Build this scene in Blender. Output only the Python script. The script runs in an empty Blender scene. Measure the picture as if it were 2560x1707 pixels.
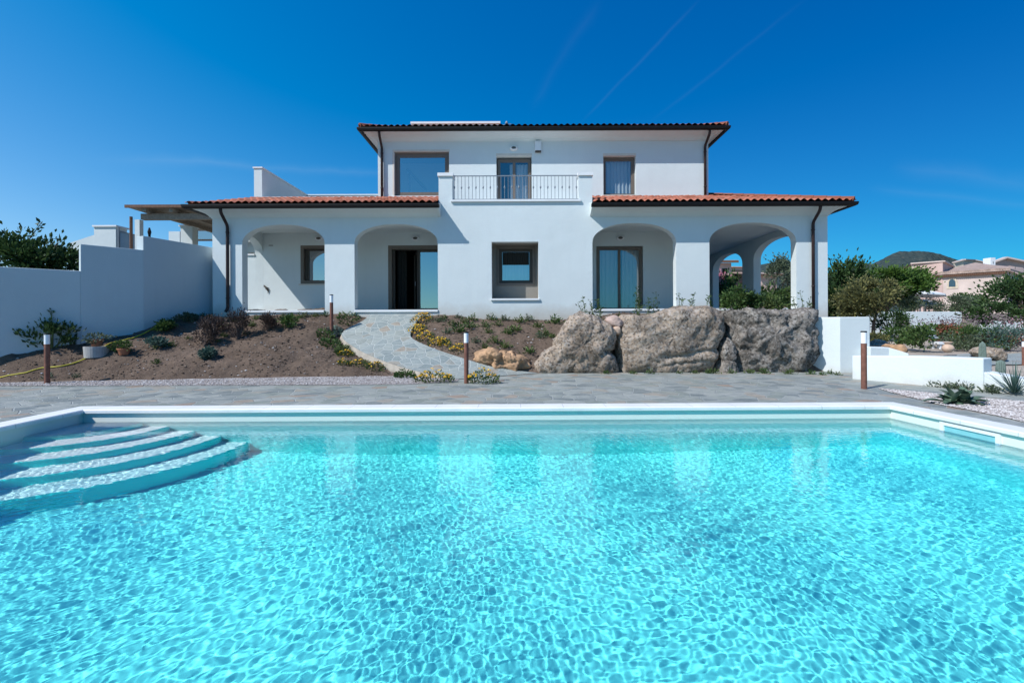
import bpy, bmesh, math, random
import numpy as np
from mathutils import Vector, Matrix, noise as mnoise

scene = bpy.context.scene
COL = scene.collection
RNG = random.Random(7)
PI = math.pi
CAM = (0.0, 0.0, 1.2)
FOC = 1140.0          # focal length in pixels of a 2560 pixel wide frame
ROLL = 0.0044


# ---------------------------------------------------------------- survey helpers
def at(px, py, y):
    """Place surveyed from the photograph: sight line (px, py) at real distance y (metres)."""
    py2 = py + ROLL * (px - 1300.0)
    px2 = px - ROLL * (py - 812.0)
    return Vector(((px2 - 1300.0) * y / FOC, y, CAM[2] + (812.0 - py2) * y / FOC))


def Z1(x, y): return (x / 2.703, 380 + y / 2.703)
def Z2(x, y): return (500 + x / 3.267, 480 + y / 3.267)
def Z3(x, y): return (1000 + x / 3.267, 480 + y / 3.267)
def Z4(x, y): return (1440 + x / 3.267, 480 + y / 3.267)
def Z7(x, y): return (2020 + x / 3.409, 600 + y / 3.409)
def Z8(x, y): return (60 + x / 5.345, 780 + y / 5.345)
def Z9(x, y): return (500 + x / 5.88, 760 + y / 5.88)
def Z10(x, y): return (780 + x / 2.735, 740 + y / 2.735)


# ---------------------------------------------------------------- scene helpers
def tag(o, label=None, cat=None, group=None, kind=None):
    if label: o["label"] = label
    if cat: o["category"] = cat
    if group: o["group"] = group
    if kind: o["kind"] = kind
    return o


def empty(name, loc=(0, 0, 0), label=None, cat=None, group=None):
    o = bpy.data.objects.new(name, None)
    o.empty_display_size = 0.2
    COL.objects.link(o)
    o.location = loc
    return tag(o, label, cat, group)


def kids(o):
    return [c for c in bpy.data.objects if c.parent == o]


def dup(root, loc, rotz=0.0, scale=1.0, label=None, group=None):
    r = root.copy()
    COL.objects.link(r)
    r.location = loc
    r.rotation_euler = (0, 0, rotz)
    r.scale = (scale, scale, scale)
    if label: r["label"] = label
    if group: r["group"] = group
    for ch in kids(root):
        c = ch.copy()
        COL.objects.link(c)
        c.parent = r
        for g in kids(ch):
            d = g.copy()
            COL.objects.link(d)
            d.parent = c
    return r


class MB:
    """collects geometry and links it as one mesh object"""
    def __init__(self):
        self.v = []
        self.f = []

    def add(self, vs, fs):
        b = len(self.v)
        self.v.extend([tuple(p) for p in vs])
        self.f.extend([tuple(i + b for i in f) for f in fs])
        return self

    def box(self, x0, x1, y0, y1, z0, z1):
        return self.add([(x0, y0, z0), (x1, y0, z0), (x1, y1, z0), (x0, y1, z0),
                         (x0, y0, z1), (x1, y0, z1), (x1, y1, z1), (x0, y1, z1)],
                        [(0, 3, 2, 1), (4, 5, 6, 7), (0, 1, 5, 4), (1, 2, 6, 5), (2, 3, 7, 6), (3, 0, 4, 7)])

    def hexa(self, p):
        """8 points: 4 bottom ccw, 4 top ccw"""
        return self.add(p, [(0, 3, 2, 1), (4, 5, 6, 7), (0, 1, 5, 4), (1, 2, 6, 5), (2, 3, 7, 6), (3, 0, 4, 7)])

    def bar(self, a, b, w, h=None, up=(0, 0, 1)):
        a = Vector(a); b = Vector(b); h = h or w
        d = (b - a).normalized()
        u = Vector(up)
        if abs(d.dot(u)) > 0.95: u = Vector((1, 0, 0))
        s = d.cross(u).normalized(); t = s.cross(d).normalized()
        p = []
        for c in (a, b):
            for sx, sy in ((-1, -1), (1, -1), (1, 1), (-1, 1)):
                p.append(c + s * (sx * w / 2) + t * (sy * h / 2))
        return self.add(p, [(0, 3, 2, 1), (4, 5, 6, 7), (0, 1, 5, 4), (1, 2, 6, 5), (2, 3, 7, 6), (3, 0, 4, 7)])

    def tube(self, pts, r, n=8, caps=True):
        pts = [Vector(p) for p in pts]
        rs = r if isinstance(r, (list, tuple)) else [r] * len(pts)
        rings = []
        prev = None
        for i, p in enumerate(pts):
            d = (pts[min(i + 1, len(pts) - 1)] - pts[max(i - 1, 0)])
            d = d.normalized() if d.length > 1e-9 else Vector((0, 0, 1))
            if prev is None:
                u = Vector((0, 0, 1)) if abs(d.z) < 0.9 else Vector((1, 0, 0))
                s = d.cross(u).normalized()
            else:
                s = (prev - d * prev.dot(d)).normalized()
            prev = s
            t = d.cross(s)
            rings.append([p + (s * math.cos(2 * PI * k / n) + t * math.sin(2 * PI * k / n)) * rs[i] for k in range(n)])
        vs = [q for ring in rings for q in ring]
        fs = []
        for i in range(len(pts) - 1):
            for k in range(n):
                fs.append((i * n + k, i * n + (k + 1) % n, (i + 1) * n + (k + 1) % n, (i + 1) * n + k))
        if caps:
            fs.append(tuple(range(n - 1, -1, -1)))
            fs.append(tuple((len(pts) - 1) * n + k for k in range(n)))
        return self.add(vs, fs)

    def lathe(self, prof, c, n=16, sx=1.0, sy=1.0):
        vs = []
        for r, z in prof:
            for k in range(n):
                a = 2 * PI * k / n
                vs.append((c[0] + r * sx * math.cos(a), c[1] + r * sy * math.sin(a), c[2] + z))
        fs = []
        for i in range(len(prof) - 1):
            for k in range(n):
                fs.append((i * n + k, i * n + (k + 1) % n, (i + 1) * n + (k + 1) % n, (i + 1) * n + k))
        fs.append(tuple(range(n - 1, -1, -1)))
        fs.append(tuple((len(prof) - 1) * n + k for k in range(n)))
        return self.add(vs, fs)

    def sweep(self, path, prof, closed=False):
        """prof (outward offset, z) swept along a plan path [(x, y, z)], offset to the right of travel, mitred"""
        P = [Vector((p[0], p[1])) for p in path]
        zz = [p[2] if len(p) > 2 else 0.0 for p in path]
        n = len(P)
        vs = []
        for i in range(n):
            if closed or 0 < i < n - 1:
                d0 = (P[i] - P[i - 1]).normalized(); d1 = (P[(i + 1) % n] - P[i]).normalized()
            elif i == 0:
                d0 = d1 = (P[1] - P[0]).normalized()
            else:
                d0 = d1 = (P[i] - P[i - 1]).normalized()
            n0 = Vector((d0.y, -d0.x)); n1 = Vector((d1.y, -d1.x))
            m = (n0 + n1); m = m / max(1e-6, m.dot(n0))
            for o, z in prof:
                vs.append((P[i].x + m.x * o, P[i].y + m.y * o, z + zz[i]))
        k = len(prof)
        fs = []
        for i in range(n if closed else n - 1):
            j = (i + 1) % n
            for q in range(k):
                fs.append((i * k + q, j * k + q, j * k + (q + 1) % k, i * k + (q + 1) % k))
        if not closed:
            fs.append(tuple(range(k))); fs.append(tuple((n - 1) * k + q for q in range(k - 1, -1, -1)))
        return self.add(vs, fs)

    def build(self, name, mat=None, parent=None, smooth=False, fix=True, bevel=0.0, local=False):
        me = bpy.data.meshes.new(name)
        off = Vector((0, 0, 0))
        vs = self.v
        if parent is None and not local and vs:
            a = np.array(vs)
            off = Vector(((a[:, 0].min() + a[:, 0].max()) / 2, (a[:, 1].min() + a[:, 1].max()) / 2, a[:, 2].min()))
            vs = [(p[0] - off.x, p[1] - off.y, p[2] - off.z) for p in vs]
        me.from_pydata(vs, [], self.f)
        if fix:
            bm = bmesh.new(); bm.from_mesh(me)
            bmesh.ops.recalc_face_normals(bm, faces=bm.faces)
            bm.to_mesh(me); bm.free()
        if smooth:
            me.polygons.foreach_set("use_smooth", [True] * len(me.polygons))
            if smooth == 'edge': me.set_sharp_from_angle(angle=math.radians(45))
        me.update()
        return link(name, me, mat, parent, off, bevel, local)


def link(name, me, mat=None, parent=None, off=(0, 0, 0), bevel=0.0, local=False):
    o = bpy.data.objects.new(name, me)
    COL.objects.link(o)
    if mat: me.materials.append(mat)
    if parent is not None:
        o.parent = parent
        if parent.type == 'EMPTY' and not local:
            o.location = -Vector(parent.location)
    else:
        o.location = off
    if bevel:
        m = o.modifiers.new("bevel", 'BEVEL'); m.width = bevel; m.segments = 2
        m.limit_method = 'ANGLE'; m.angle_limit = math.radians(50)
    return o


def wall_panel(name, outer, holes, thick, plane, pos, mat, parent):
    """flat wall with openings; plane 'y': outline in (x, z), front face at y=pos, depth to pos+thick; plane 'x': outline in (y, z)"""
    cu = bpy.data.curves.new(name, 'CURVE')
    cu.dimensions = '2D'; cu.fill_mode = 'BOTH'; cu.extrude = thick / 2
    for poly in [outer] + holes:
        sp = cu.splines.new('POLY'); sp.points.add(len(poly) - 1); sp.use_cyclic_u = True
        for i, p in enumerate(poly): sp.points[i].co = (p[0], p[1], 0, 1)
    ob = bpy.data.objects.new(name, cu); COL.objects.link(ob)
    me = bpy.data.meshes.new_from_object(ob)
    bpy.data.objects.remove(ob); bpy.data.curves.remove(cu)
    for v in me.vertices:
        u, w, t = v.co
        v.co = (u, pos + thick / 2 + t, w) if plane == 'y' else (pos + thick / 2 + t, u, w)
    bm = bmesh.new(); bm.from_mesh(me)
    bmesh.ops.remove_doubles(bm, verts=bm.verts, dist=1e-5)
    bmesh.ops.recalc_face_normals(bm, faces=bm.faces); bm.to_mesh(me); bm.free()
    me.name = name
    me.polygons.foreach_set('use_smooth', [True] * len(me.polygons)); me.set_sharp_from_angle(angle=math.radians(32))
    me.materials.clear()
    return link(name, me, mat, parent)


def arch(x0, x1, z0, zs, zt, n=22, p=2.15):
    c = (x0 + x1) / 2; a = (x1 - x0) / 2; h = zt - zs
    pts = [(x0, z0), (x1, z0)]
    for i in range(n + 1):
        t = PI * i / n
        ct, st = math.cos(t), math.sin(t)
        pts.append((c + a * math.copysign(abs(ct) ** (2 / p), ct), zs + h * abs(st) ** (2 / p)))
    return pts


def parts(name, boxes, mat, parent, bevel=0.0):
    for b in boxes:
        m_ = MB(); m_.box(*b); o = m_.build(name, mat, parent, bevel=bevel)
    return o


def rect(x0, x1, z0, z1): return [(x0, z0), (x1, z0), (x1, z1), (x0, z1)]


# ---------------------------------------------------------------- materials
class NT:
    def __init__(self, name):
        self.m = bpy.data.materials.new(name); self.m.use_nodes = True
        self.t = self.m.node_tree; self.t.nodes.clear()
        self.out = self.t.nodes.new('ShaderNodeOutputMaterial')

    def n(self, kind, **kw):
        nd = self.t.nodes.new('ShaderNode' + kind)
        for k, v in kw.items():
            if k.startswith('i_'):
                key = k[2:]
                key = int(key) if key.isdigit() else key.replace('_', ' ')
                nd.inputs[key].default_value = v
            else: setattr(nd, k, v)
        return nd

    def l(self, a, b): self.t.links.new(a, b)

    def pos(self):
        return self.n('NewGeometry').outputs['Position']

    def noise(self, vec, scale, detail=4, rough=.55, out='Fac', dist=0.0):
        nd = self.n('TexNoise'); nd.inputs['Scale'].default_value = scale
        nd.inputs['Detail'].default_value = detail; nd.inputs['Roughness'].default_value = rough
        nd.inputs['Distortion'].default_value = dist
        if vec is not None: self.l(vec, nd.inputs['Vector'])
        return nd.outputs[out]

    def ramp(self, fac, stops, interp='LINEAR'):
        nd = self.n('ValToRGB'); cr = nd.color_ramp; cr.interpolation = interp
        while len(cr.elements) < len(stops): cr.elements.new(0.5)
        for e, (p, c) in zip(cr.elements, stops):
            e.position = p; e.color = (c[0], c[1], c[2], 1) if len(c) == 3 else c
        self.l(fac, nd.inputs[0])
        return nd.outputs[0]

    def mix(self, fac, a, b, mode='MIX'):
        nd = self.n('Mix'); nd.data_type = 'RGBA'; nd.blend_type = mode
        for src, idx in ((fac, 0), (a, 6), (b, 7)):
            if isinstance(src, (int, float)): nd.inputs[idx].default_value = src
            elif isinstance(src, tuple): nd.inputs[idx].default_value = (*src[:3], 1)
            else: self.l(src, nd.inputs[idx])
        return nd.outputs[2]

    def math(self, op, a, b=None, clamp=False):
        nd = self.n('Math'); nd.operation = op; nd.use_clamp = clamp
        for i, s in enumerate((a, b)):
            if s is None: continue
            if isinstance(s, (int, float)): nd.inputs[i].default_value = s
            else: self.l(s, nd.inputs[i])
        return nd.outputs[0]

    def map(self, v, a, b, c=0.0, d=1.0):
        nd = self.n('MapRange'); self.l(v, nd.inputs[0])
        for i, x in enumerate((a, b, c, d)): nd.inputs[i + 1].default_value = x
        return nd.outputs[0]

    def z(self):
        s = self.n('SeparateXYZ'); self.l(self.pos(), s.inputs[0]); return s.outputs[2]

    def bsdf(self, col, rough=.7, spec=.3, bump=None, bstr=.3, bdist=.02, metal=0.0):
        b = self.n('BsdfPrincipled')
        if isinstance(col, tuple): b.inputs['Base Color'].default_value = (*col[:3], 1)
        else: self.l(col, b.inputs['Base Color'])
        if isinstance(rough, (int, float)): b.inputs['Roughness'].default_value = rough
        else: self.l(rough, b.inputs['Roughness'])
        b.inputs['Specular IOR Level'].default_value = spec
        b.inputs['Metallic'].default_value = metal
        if bump is not None:
            bn = self.n('Bump'); bn.inputs['Strength'].default_value = bstr; bn.inputs['Distance'].default_value = bdist
            self.l(bump, bn.inputs['Height']); self.l(bn.outputs[0], b.inputs['Normal'])
        self.l(b.outputs[0], self.out.inputs[0])
        return b


def simple(name, c, rough=.6, var=.12, scale=6, bump=0.0, bscale=60, spec=.3, metal=0.0):
    t = NT(name); p = t.pos()
    f = t.noise(p, scale, 5)
    lo = tuple(x * (1 - var) for x in c); hi = tuple(min(1, x * (1 + var)) for x in c)
    col = t.ramp(f, [(.3, lo), (.7, hi)])
    t.bsdf(col, rough, spec, t.noise(p, bscale, 3) if bump else None, bump, .01, metal)
    return t.m


def plaster(name, c, stain=None):
    t = NT(name); p = t.pos()
    big = t.noise(p, .55, 4, .6); fine = t.noise(p, 22, 4)
    lo = tuple(x * .93 for x in c)
    col = t.ramp(big, [(.3, lo), (.65, c)])
    # streaks of weathering that run down the render
    mp = t.n('Mapping'); mp.inputs['Scale'].default_value = (5, 5, .35); t.l(p, mp.inputs[0])
    st = t.noise(mp.outputs[0], 1.0, 4, .6)
    col = t.mix(t.map(st, .52, .85, 0, .22), col, tuple(x * .82 for x in c))
    col = t.mix(t.map(fine, .35, .75, 0, .10), col, tuple(x * .85 for x in c))
    if stain:
        z0, z1, sc = stain
        zz = t.math('ADD', t.z(), t.math('MULTIPLY', t.math('SUBTRACT', t.noise(p, 2.3, 5, .65), .5), .55))
        col = t.mix(t.map(zz, z1, z0, 0, .62), col, sc)
    t.bsdf(col, .85, .15, t.math('ADD', t.noise(p, 45, 6, .65), t.math('MULTIPLY', t.noise(p, 2.6, 4, .6), 1.6)), .40, .014)
    return t.m


def foliage(name, dark, mid, light, trans=.25, rough=.55):
    t = NT(name)
    r = t.n('NewGeometry').outputs['Random Per Island']
    big = t.noise(t.pos(), 1.6, 3)
    f = t.math('ADD', t.math('MULTIPLY', r, .65), t.math('MULTIPLY', big, .5))
    col = t.ramp(f, [(.15, dark), (.55, mid), (.95, light)])
    b = t.bsdf(col, rough, .25)
    tr = t.n('BsdfTranslucent'); t.l(col, tr.inputs[0])
    mx = t.n('MixShader'); mx.inputs[0].default_value = trans
    t.l(b.outputs[0], mx.inputs[1]); t.l(tr.outputs[0], mx.inputs[2]); t.l(mx.outputs[0], t.out.inputs[0])
    return t.m


def crazy_paving(name, scale, grout, stones, gw=.03, bump=.5, contrast=1.0):
    """irregular flagstones: warped cells with pale joints, one tone per stone"""
    t = NT(name); p = t.pos()
    fl = t.n('VectorMath', operation='MULTIPLY'); t.l(p, fl.inputs[0]); fl.inputs[1].default_value = (1, 1, 0)
    w = t.n('VectorMath', operation='ADD'); t.l(fl.outputs[0], w.inputs[0])
    ws = t.n('VectorMath', operation='SCALE'); ws.inputs['Scale'].default_value = .28
    t.l(t.noise(fl.outputs[0], 1.3, 3, .5, 'Color'), ws.inputs[0]); t.l(ws.outputs[0], w.inputs[1])
    v = t.n('TexVoronoi'); v.voronoi_dimensions = '2D'; v.feature = 'F1'; v.inputs['Scale'].default_value = scale
    e = t.n('TexVoronoi'); e.voronoi_dimensions = '2D'; e.feature = 'DISTANCE_TO_EDGE'; e.inputs['Scale'].default_value = scale
    for q in (v, e): t.l(w.outputs[0], q.inputs['Vector'])
    sep = t.n('SeparateColor'); t.l(v.outputs['Color'], sep.inputs[0])
    base = t.ramp(sep.outputs[0], stones, 'LINEAR')
    mp = t.n('Mapping'); mp.inputs['Rotation'].default_value = (0, 0, .5); mp.inputs['Scale'].default_value = (3, 9, 1)
    t.l(p, mp.inputs[0])
    vein = t.noise(mp.outputs[0], 1.4, 6, .65)
    base = t.mix(t.map(vein, .42, .60, 0, min(1, .62 * contrast)), base, t.mix(1.0, base, (.62, .66, .70), 'MULTIPLY'))
    speck = t.noise(p, 28, 5, .7)
    base = t.mix(t.map(speck, .45, .8, 0, .4), base, (.50, .52, .52))
    gj = t.math('LESS_THAN', e.outputs['Distance'], gw)
    gn = t.map(t.noise(p, 60, 2), .3, .8, .75, 1.1)
    col = t.mix(t.map(e.outputs['Distance'], gw * 1.6, gw * .7, 0, 1), base, grout)
    h = t.math('ADD', t.map(e.outputs['Distance'], 0, gw * 2, 0, .6), t.math('MULTIPLY', t.noise(p, 14, 6, .65), .45))
    t.bsdf(col, t.map(speck, .2, .8, .45, .75), .35, h, bump, .02)
    return t.m
# ---------------------------------------------------------------- palette
M = {}
WH = (.68, .735, .73)
M['villa'] = plaster('villa_plaster', WH, stain=(1.35, 1.85, (.42, .34, .25)))
M['plaster'] = plaster('white_plaster', WH)
M['plaster_low'] = plaster('garden_plaster', WH, stain=(-.1, .22, (.50, .46, .40)))
M['plaster_shade'] = plaster('shaded_plaster', (.53, .60, .62))  # white plaster darkened, the boundary wall's shade put into its colour
M['trim'] = simple('cream_trim', (.66, .60, .52), .7, .05)
M['frame'] = simple('taupe_frame', (.17, .14, .115), .45, .06, 8)
M['frame_dark'] = simple('dark_frame', (.075, .062, .05), .45, .06, 8)
M['marble'] = simple('white_marble', (.80, .80, .79), .35, .05, 3)
def coping_mat():
    t = NT('coping_stone'); p = t.pos(); sp_ = t.n('SeparateXYZ'); t.l(p, sp_.inputs[0])
    far = t.math('GREATER_THAN', sp_.outputs[1], 6.34)
    jx = t.math('MULTIPLY', t.math('LESS_THAN', t.math('FRACT', t.math('MULTIPLY', sp_.outputs[0], 1.67)), .013), far)
    jy = t.math('MULTIPLY', t.math('LESS_THAN', t.math('FRACT', t.math('MULTIPLY', sp_.outputs[1], 1.67)), .013), t.math('SUBTRACT', 1.0, far))
    col = t.ramp(t.noise(p, 2.2, 5, .6), [(.3, (.72, .72, .70)), (.7, (.82, .82, .80))])
    wv = t.n('TexWhiteNoise'); wv.noise_dimensions = '1D'; t.l(t.math('FLOOR', t.math('MULTIPLY', t.math('ADD', sp_.outputs[0], sp_.outputs[1]), 1.67)), wv.inputs['W'])
    col = t.mix(t.map(wv.outputs[0], 0, 1, 0, .10), col, (.55, .56, .55))
    col = t.mix(t.map(t.noise(p, 18, 5, .7), .55, .8, 0, .25), col, (.50, .50, .47))
    col = t.mix(t.math('MULTIPLY', t.math('MAXIMUM', jx, jy), .6), col, (.30, .31, .30))
    t.bsdf(col, .5, .3, t.noise(p, 40, 4), .15, .01)
    return t.m


M['coping'] = coping_mat()
M['copper'] = simple('brown_metal', (.034, .019, .018), .45, .25, 5, spec=.3)
M['gutter'] = simple('dark_gutter', (.008, .0065, .0065), .55, .25, 5, spec=.25)
M['iron'] = simple('grey_iron', (.20, .23, .26), .5, .1, 9, spec=.5)
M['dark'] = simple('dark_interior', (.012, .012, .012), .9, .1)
M['floor_tile'] = simple('porch_tile', (.42, .40, .37), .6, .08, 4)
M['wood'] = simple('weathered_wood', (.30, .24, .19), .75, .25, 14, .2, 90)
M['wood_dark'] = simple('brown_wood', (.16, .085, .055), .75, .25, 14, .2, 90)
M['lens'] = simple('frosted_lens', (.82, .85, .88), .3, .03)
M['corten'] = simple('rusty_corten', (.19, .085, .060), .75, .28, 11, .2, 120)
M['white'] = simple('white_paint', (.80, .81, .82), .5, .04)
M['grey'] = simple('grey_concrete', (.36, .36, .35), .85, .15, 9, .3, 50)
M['terracotta'] = simple('terracotta', (.36, .145, .08), .8, .18, 9, .2, 60)
M['pot_pale'] = simple('pale_clay', (.55, .40, .30), .85, .2, 7, .2, 40)
M['hose'] = simple('yellow_hose', (.55, .47, .05), .5, .1)
M['wood_bark'] = simple('bark', (.10, .075, .055), .9, .35, 18, .6, 60)
M['twig'] = simple('dry_twig', (.11, .075, .06), .9, .3, 20)
M['stem'] = simple('green_stem', (.10, .13, .05), .8, .2, 20)
M['canvas'] = simple('white_canvas', (.78, .80, .82), .8, .04)
M['navy'] = simple('dark_teal_glass', (.05, .10, .13), .2, .1, spec=.6)


def tile_mat(name, c):
    t = NT(name)
    a = t.n('Attribute'); a.attribute_name = 'rnd'
    p = t.pos()
    col = t.ramp(a.outputs['Fac'], [(0, tuple(x * .62 for x in c)), (.45, c), (.8, (c[0] * 1.18, c[1] * 1.3, c[2] * 1.45)), (1, (c[0] * .9, c[1] * 1.5, c[2] * 1.9))])
    col = t.mix(t.map(t.noise(p, 7, 5, .65), .45, .8, 0, .45), col, (.20, .13, .09))
    t.bsdf(col, .8, .2, t.noise(p, 70, 4), .3, .008)
    return t.m


M['tile'] = tile_mat('clay_roof_tile', (.40, .128, .075))
M['tile_old'] = simple('old_roof_tile', (.40, .30, .25), .9, .3, 3, .3, 20)


def glass_mat(name, refl):
    t = NT(name)
    g = t.n('BsdfGlossy', i_Roughness=0.0); g.inputs['Color'].default_value = (.92, .92, .94, 1)
    tr = t.n('BsdfTransparent'); tr.inputs[0].default_value = (.78, .86, .86, 1)
    mx = t.n('MixShader'); mx.inputs[0].default_value = refl
    t.l(tr.outputs[0], mx.inputs[1]); t.l(g.outputs[0], mx.inputs[2]); t.l(mx.outputs[0], t.out.inputs[0])
    return t.m


M['glass'] = glass_mat('window_glass', .44)
M['glass_clear'] = glass_mat('clear_window_glass', .22)


def cloth(name, c):
    t = NT(name)
    b = t.bsdf(c, .9, .1); tr = t.n('BsdfTranslucent'); tr.inputs[0].default_value = (*c, 1)
    mx = t.n('MixShader'); mx.inputs[0].default_value = .3
    t.l(b.outputs[0], mx.inputs[1]); t.l(tr.outputs[0], mx.inputs[2]); t.l(mx.outputs[0], t.out.inputs[0])
    return t.m


M['curtain'] = cloth('sheer_curtain', (.82, .80, .82))
M['curtain_dark'] = cloth('dark_curtain', (.045, .048, .046))

STONES = [(0, (.185, .205, .19)), (.25, (.29, .305, .275)), (.5, (.37, .375, .33)), (.72, (.25, .272, .23)), (.9, (.36, .32, .255)), (.985, (.34, .25, .18))]
M['paving'] = crazy_paving("quartzite_paving", 3.6, (.36, .375, .355), STONES, .020, .7, 1.5)
M['pathstone'] = crazy_paving('path_paving', 4.4, (.43, .455, .43), [(0, (.215, .25, .24)), (.3, (.265, .30, .285)), (.6, (.32, .345, .315)), (.93, (.27, .29, .26)), (.985, (.30, .255, .20))], .026, .6, .9)


def gravel_mat():
    t = NT('pink_gravel'); p = t.pos()
    v = t.n('TexVoronoi'); v.inputs['Scale'].default_value = 45; t.l(p, v.inputs['Vector'])
    s = t.n('SeparateColor'); t.l(v.outputs['Color'], s.inputs[0])
    col = t.ramp(s.outputs[0], [(0, (.20, .17, .155)), (.35, (.38, .335, .31)), (.7, (.47, .43, .41)), (1, (.58, .55, .53))])
    t.bsdf(col, .85, .2, v.outputs['Distance'], 1.0, .02)
    return t.m


M['gravel'] = gravel_mat()


def pebble_mat():
    t = NT('pebbles'); r = t.n('NewGeometry').outputs['Random Per Island']
    col = t.ramp(r, [(0, (.20, .175, .165)), (.3, (.36, .32, .30)), (.65, (.48, .44, .425)), (1, (.62, .60, .58))])
    t.bsdf(col, .8, .25)
    return t.m


M['pebble'] = pebble_mat()


def clod_mat():
    t = NT('earth_clods'); r = t.n('NewGeometry').outputs['Random Per Island']
    t.bsdf(t.ramp(r, [(0, (.07, .052, .041)), (.5, (.14, .105, .08)), (1, (.24, .185, .145))]), .95, .1)
    return t.m


M['clod'] = clod_mat()
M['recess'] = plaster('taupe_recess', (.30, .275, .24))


def soil_mat():
    t = NT('bare_soil'); p = t.pos()
    a = t.noise(p, 1.2, 6, .65); b = t.noise(p, 9, 6, .7); c = t.noise(p, 42, 4, .7)
    col = t.ramp(a, [(.3, (.105, .074, .054)), (.55, (.165, .118, .088)), (.75, (.225, .163, .124))])
    col = t.mix(t.map(b, .4, .75, 0, .7), col, (.062, .047, .038))
    col = t.mix(t.map(c, .52, .80, 0, .55), col, (.30, .25, .21))
    h = t.math('ADD', t.math('MULTIPLY', b, .6), t.math('MULTIPLY', c, .5))
    t.bsdf(col, .95, .1, h, 1.0, .05)
    return t.m


M['soil'] = soil_mat()


def granite_mat(name, warm, l0, la):
    t = NT(name); p = t.pos()
    c1 = t.noise(p, 46, 4, .75); c2 = t.noise(p, 3.2, 6, .68); c3 = t.noise(p, 1.0, 4, .6)
    v = t.n('TexVoronoi'); v.inputs['Scale'].default_value = 24; t.l(p, v.inputs['Vector'])
    sv = t.n('SeparateColor'); t.l(v.outputs['Color'], sv.inputs[0])
    a = tuple(warm); g = tuple(x * .40 for x in warm)
    col = t.ramp(c2, [(.3, g), (.55, a), (.75, tuple(min(1, x * 1.30) for x in warm))])
    col = t.mix(t.map(sv.outputs[0], .35, 1, 0, .55), col, (.52, .49, .45))
    col = t.mix(t.map(sv.outputs[1], .62, 1, 0, .75), col, (.045, .040, .036))
    col = t.mix(t.map(c3, .48, .66, 0, .72), col, t.mix(1.0, col, (.36, .35, .34), 'MULTIPLY'))
    md = t.noise(p, 11, 5, .75)
    col = t.mix(t.map(md, .5, .72, 0, .6), col, t.mix(1.0, col, (.40, .38, .36), 'MULTIPLY'))
    col = t.mix(t.map(md, .42, .28, 0, .35), col, (.50, .42, .34))
    lich = t.noise(p, 4.4, 5, .72, dist=.6)
    col = t.mix(t.map(lich, l0, l0 + .10, 0, la), col, (.042, .040, .036))
    col = t.mix(t.map(t.noise(p, 6.0, 5, .7), .62, .74, 0, .40), col, (.52, .49, .40))
    h = t.math('ADD', t.math('MULTIPLY', c1, .5), t.math('MULTIPLY', c2, 1.0))
    t.bsdf(col, .92, .15, h, 1.0, .05)
    return t.m


M['granite'] = granite_mat('grey_granite', (.27, .235, .20), .54, .95)
M['granite_warm'] = granite_mat('tan_granite', (.46, .355, .265), .62, .6)
M['orange_rock'] = simple('orange_rock', (.42, .26, .15), .9, .42, 4.5, .8, 22)
M['pink_rock'] = simple('pink_rock', (.42, .31, .26), .9, .3, 8, .6, 30)


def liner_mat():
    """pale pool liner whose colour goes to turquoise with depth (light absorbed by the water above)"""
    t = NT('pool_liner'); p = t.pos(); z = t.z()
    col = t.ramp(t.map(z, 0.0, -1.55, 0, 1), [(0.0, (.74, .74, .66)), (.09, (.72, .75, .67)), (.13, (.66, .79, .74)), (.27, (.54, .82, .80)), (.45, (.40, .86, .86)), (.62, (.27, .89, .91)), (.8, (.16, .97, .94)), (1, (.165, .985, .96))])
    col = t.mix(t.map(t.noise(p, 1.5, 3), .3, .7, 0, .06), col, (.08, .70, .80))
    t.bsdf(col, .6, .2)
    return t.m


M['liner'] = liner_mat()


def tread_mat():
    t = NT('tread_liner_sunlit'); p = t.pos(); z = t.z()  # step liner whitened on the treads, sunlight put into the colour
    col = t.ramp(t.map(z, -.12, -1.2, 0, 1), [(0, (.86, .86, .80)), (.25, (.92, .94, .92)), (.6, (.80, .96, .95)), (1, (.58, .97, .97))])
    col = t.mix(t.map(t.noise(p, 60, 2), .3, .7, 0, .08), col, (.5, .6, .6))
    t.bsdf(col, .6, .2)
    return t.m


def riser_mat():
    t = NT('riser_liner_shaded'); z = t.z()  # same step liner in turquoise, shade put into the riser colour
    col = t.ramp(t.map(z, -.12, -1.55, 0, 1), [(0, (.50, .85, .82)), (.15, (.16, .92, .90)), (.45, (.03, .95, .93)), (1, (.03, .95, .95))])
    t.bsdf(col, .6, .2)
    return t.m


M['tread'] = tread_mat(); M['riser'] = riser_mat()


def water_mat():
    t = NT('pool_water')
    b = t.n('BsdfPrincipled')
    b.inputs['Base Color'].default_value = (.97, 1, 1, 1)
    b.inputs['Transmission Weight'].default_value = 1; b.inputs['Roughness'].default_value = 0; b.inputs['IOR'].default_value = 1.25
    p = t.pos(); bn = t.n('Bump'); bn.inputs['Strength'].default_value = .05; bn.inputs['Distance'].default_value = .010
    t.l(t.math('ADD', t.noise(p, 22, 1, .4), t.math('MULTIPLY', t.noise(p, 10, 1, .4), .8)), bn.inputs['Height']); t.l(bn.outputs[0], b.inputs['Normal'])
    t.l(b.outputs[0], t.out.inputs[0])
    return t.m


M['water'] = water_mat()


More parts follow.
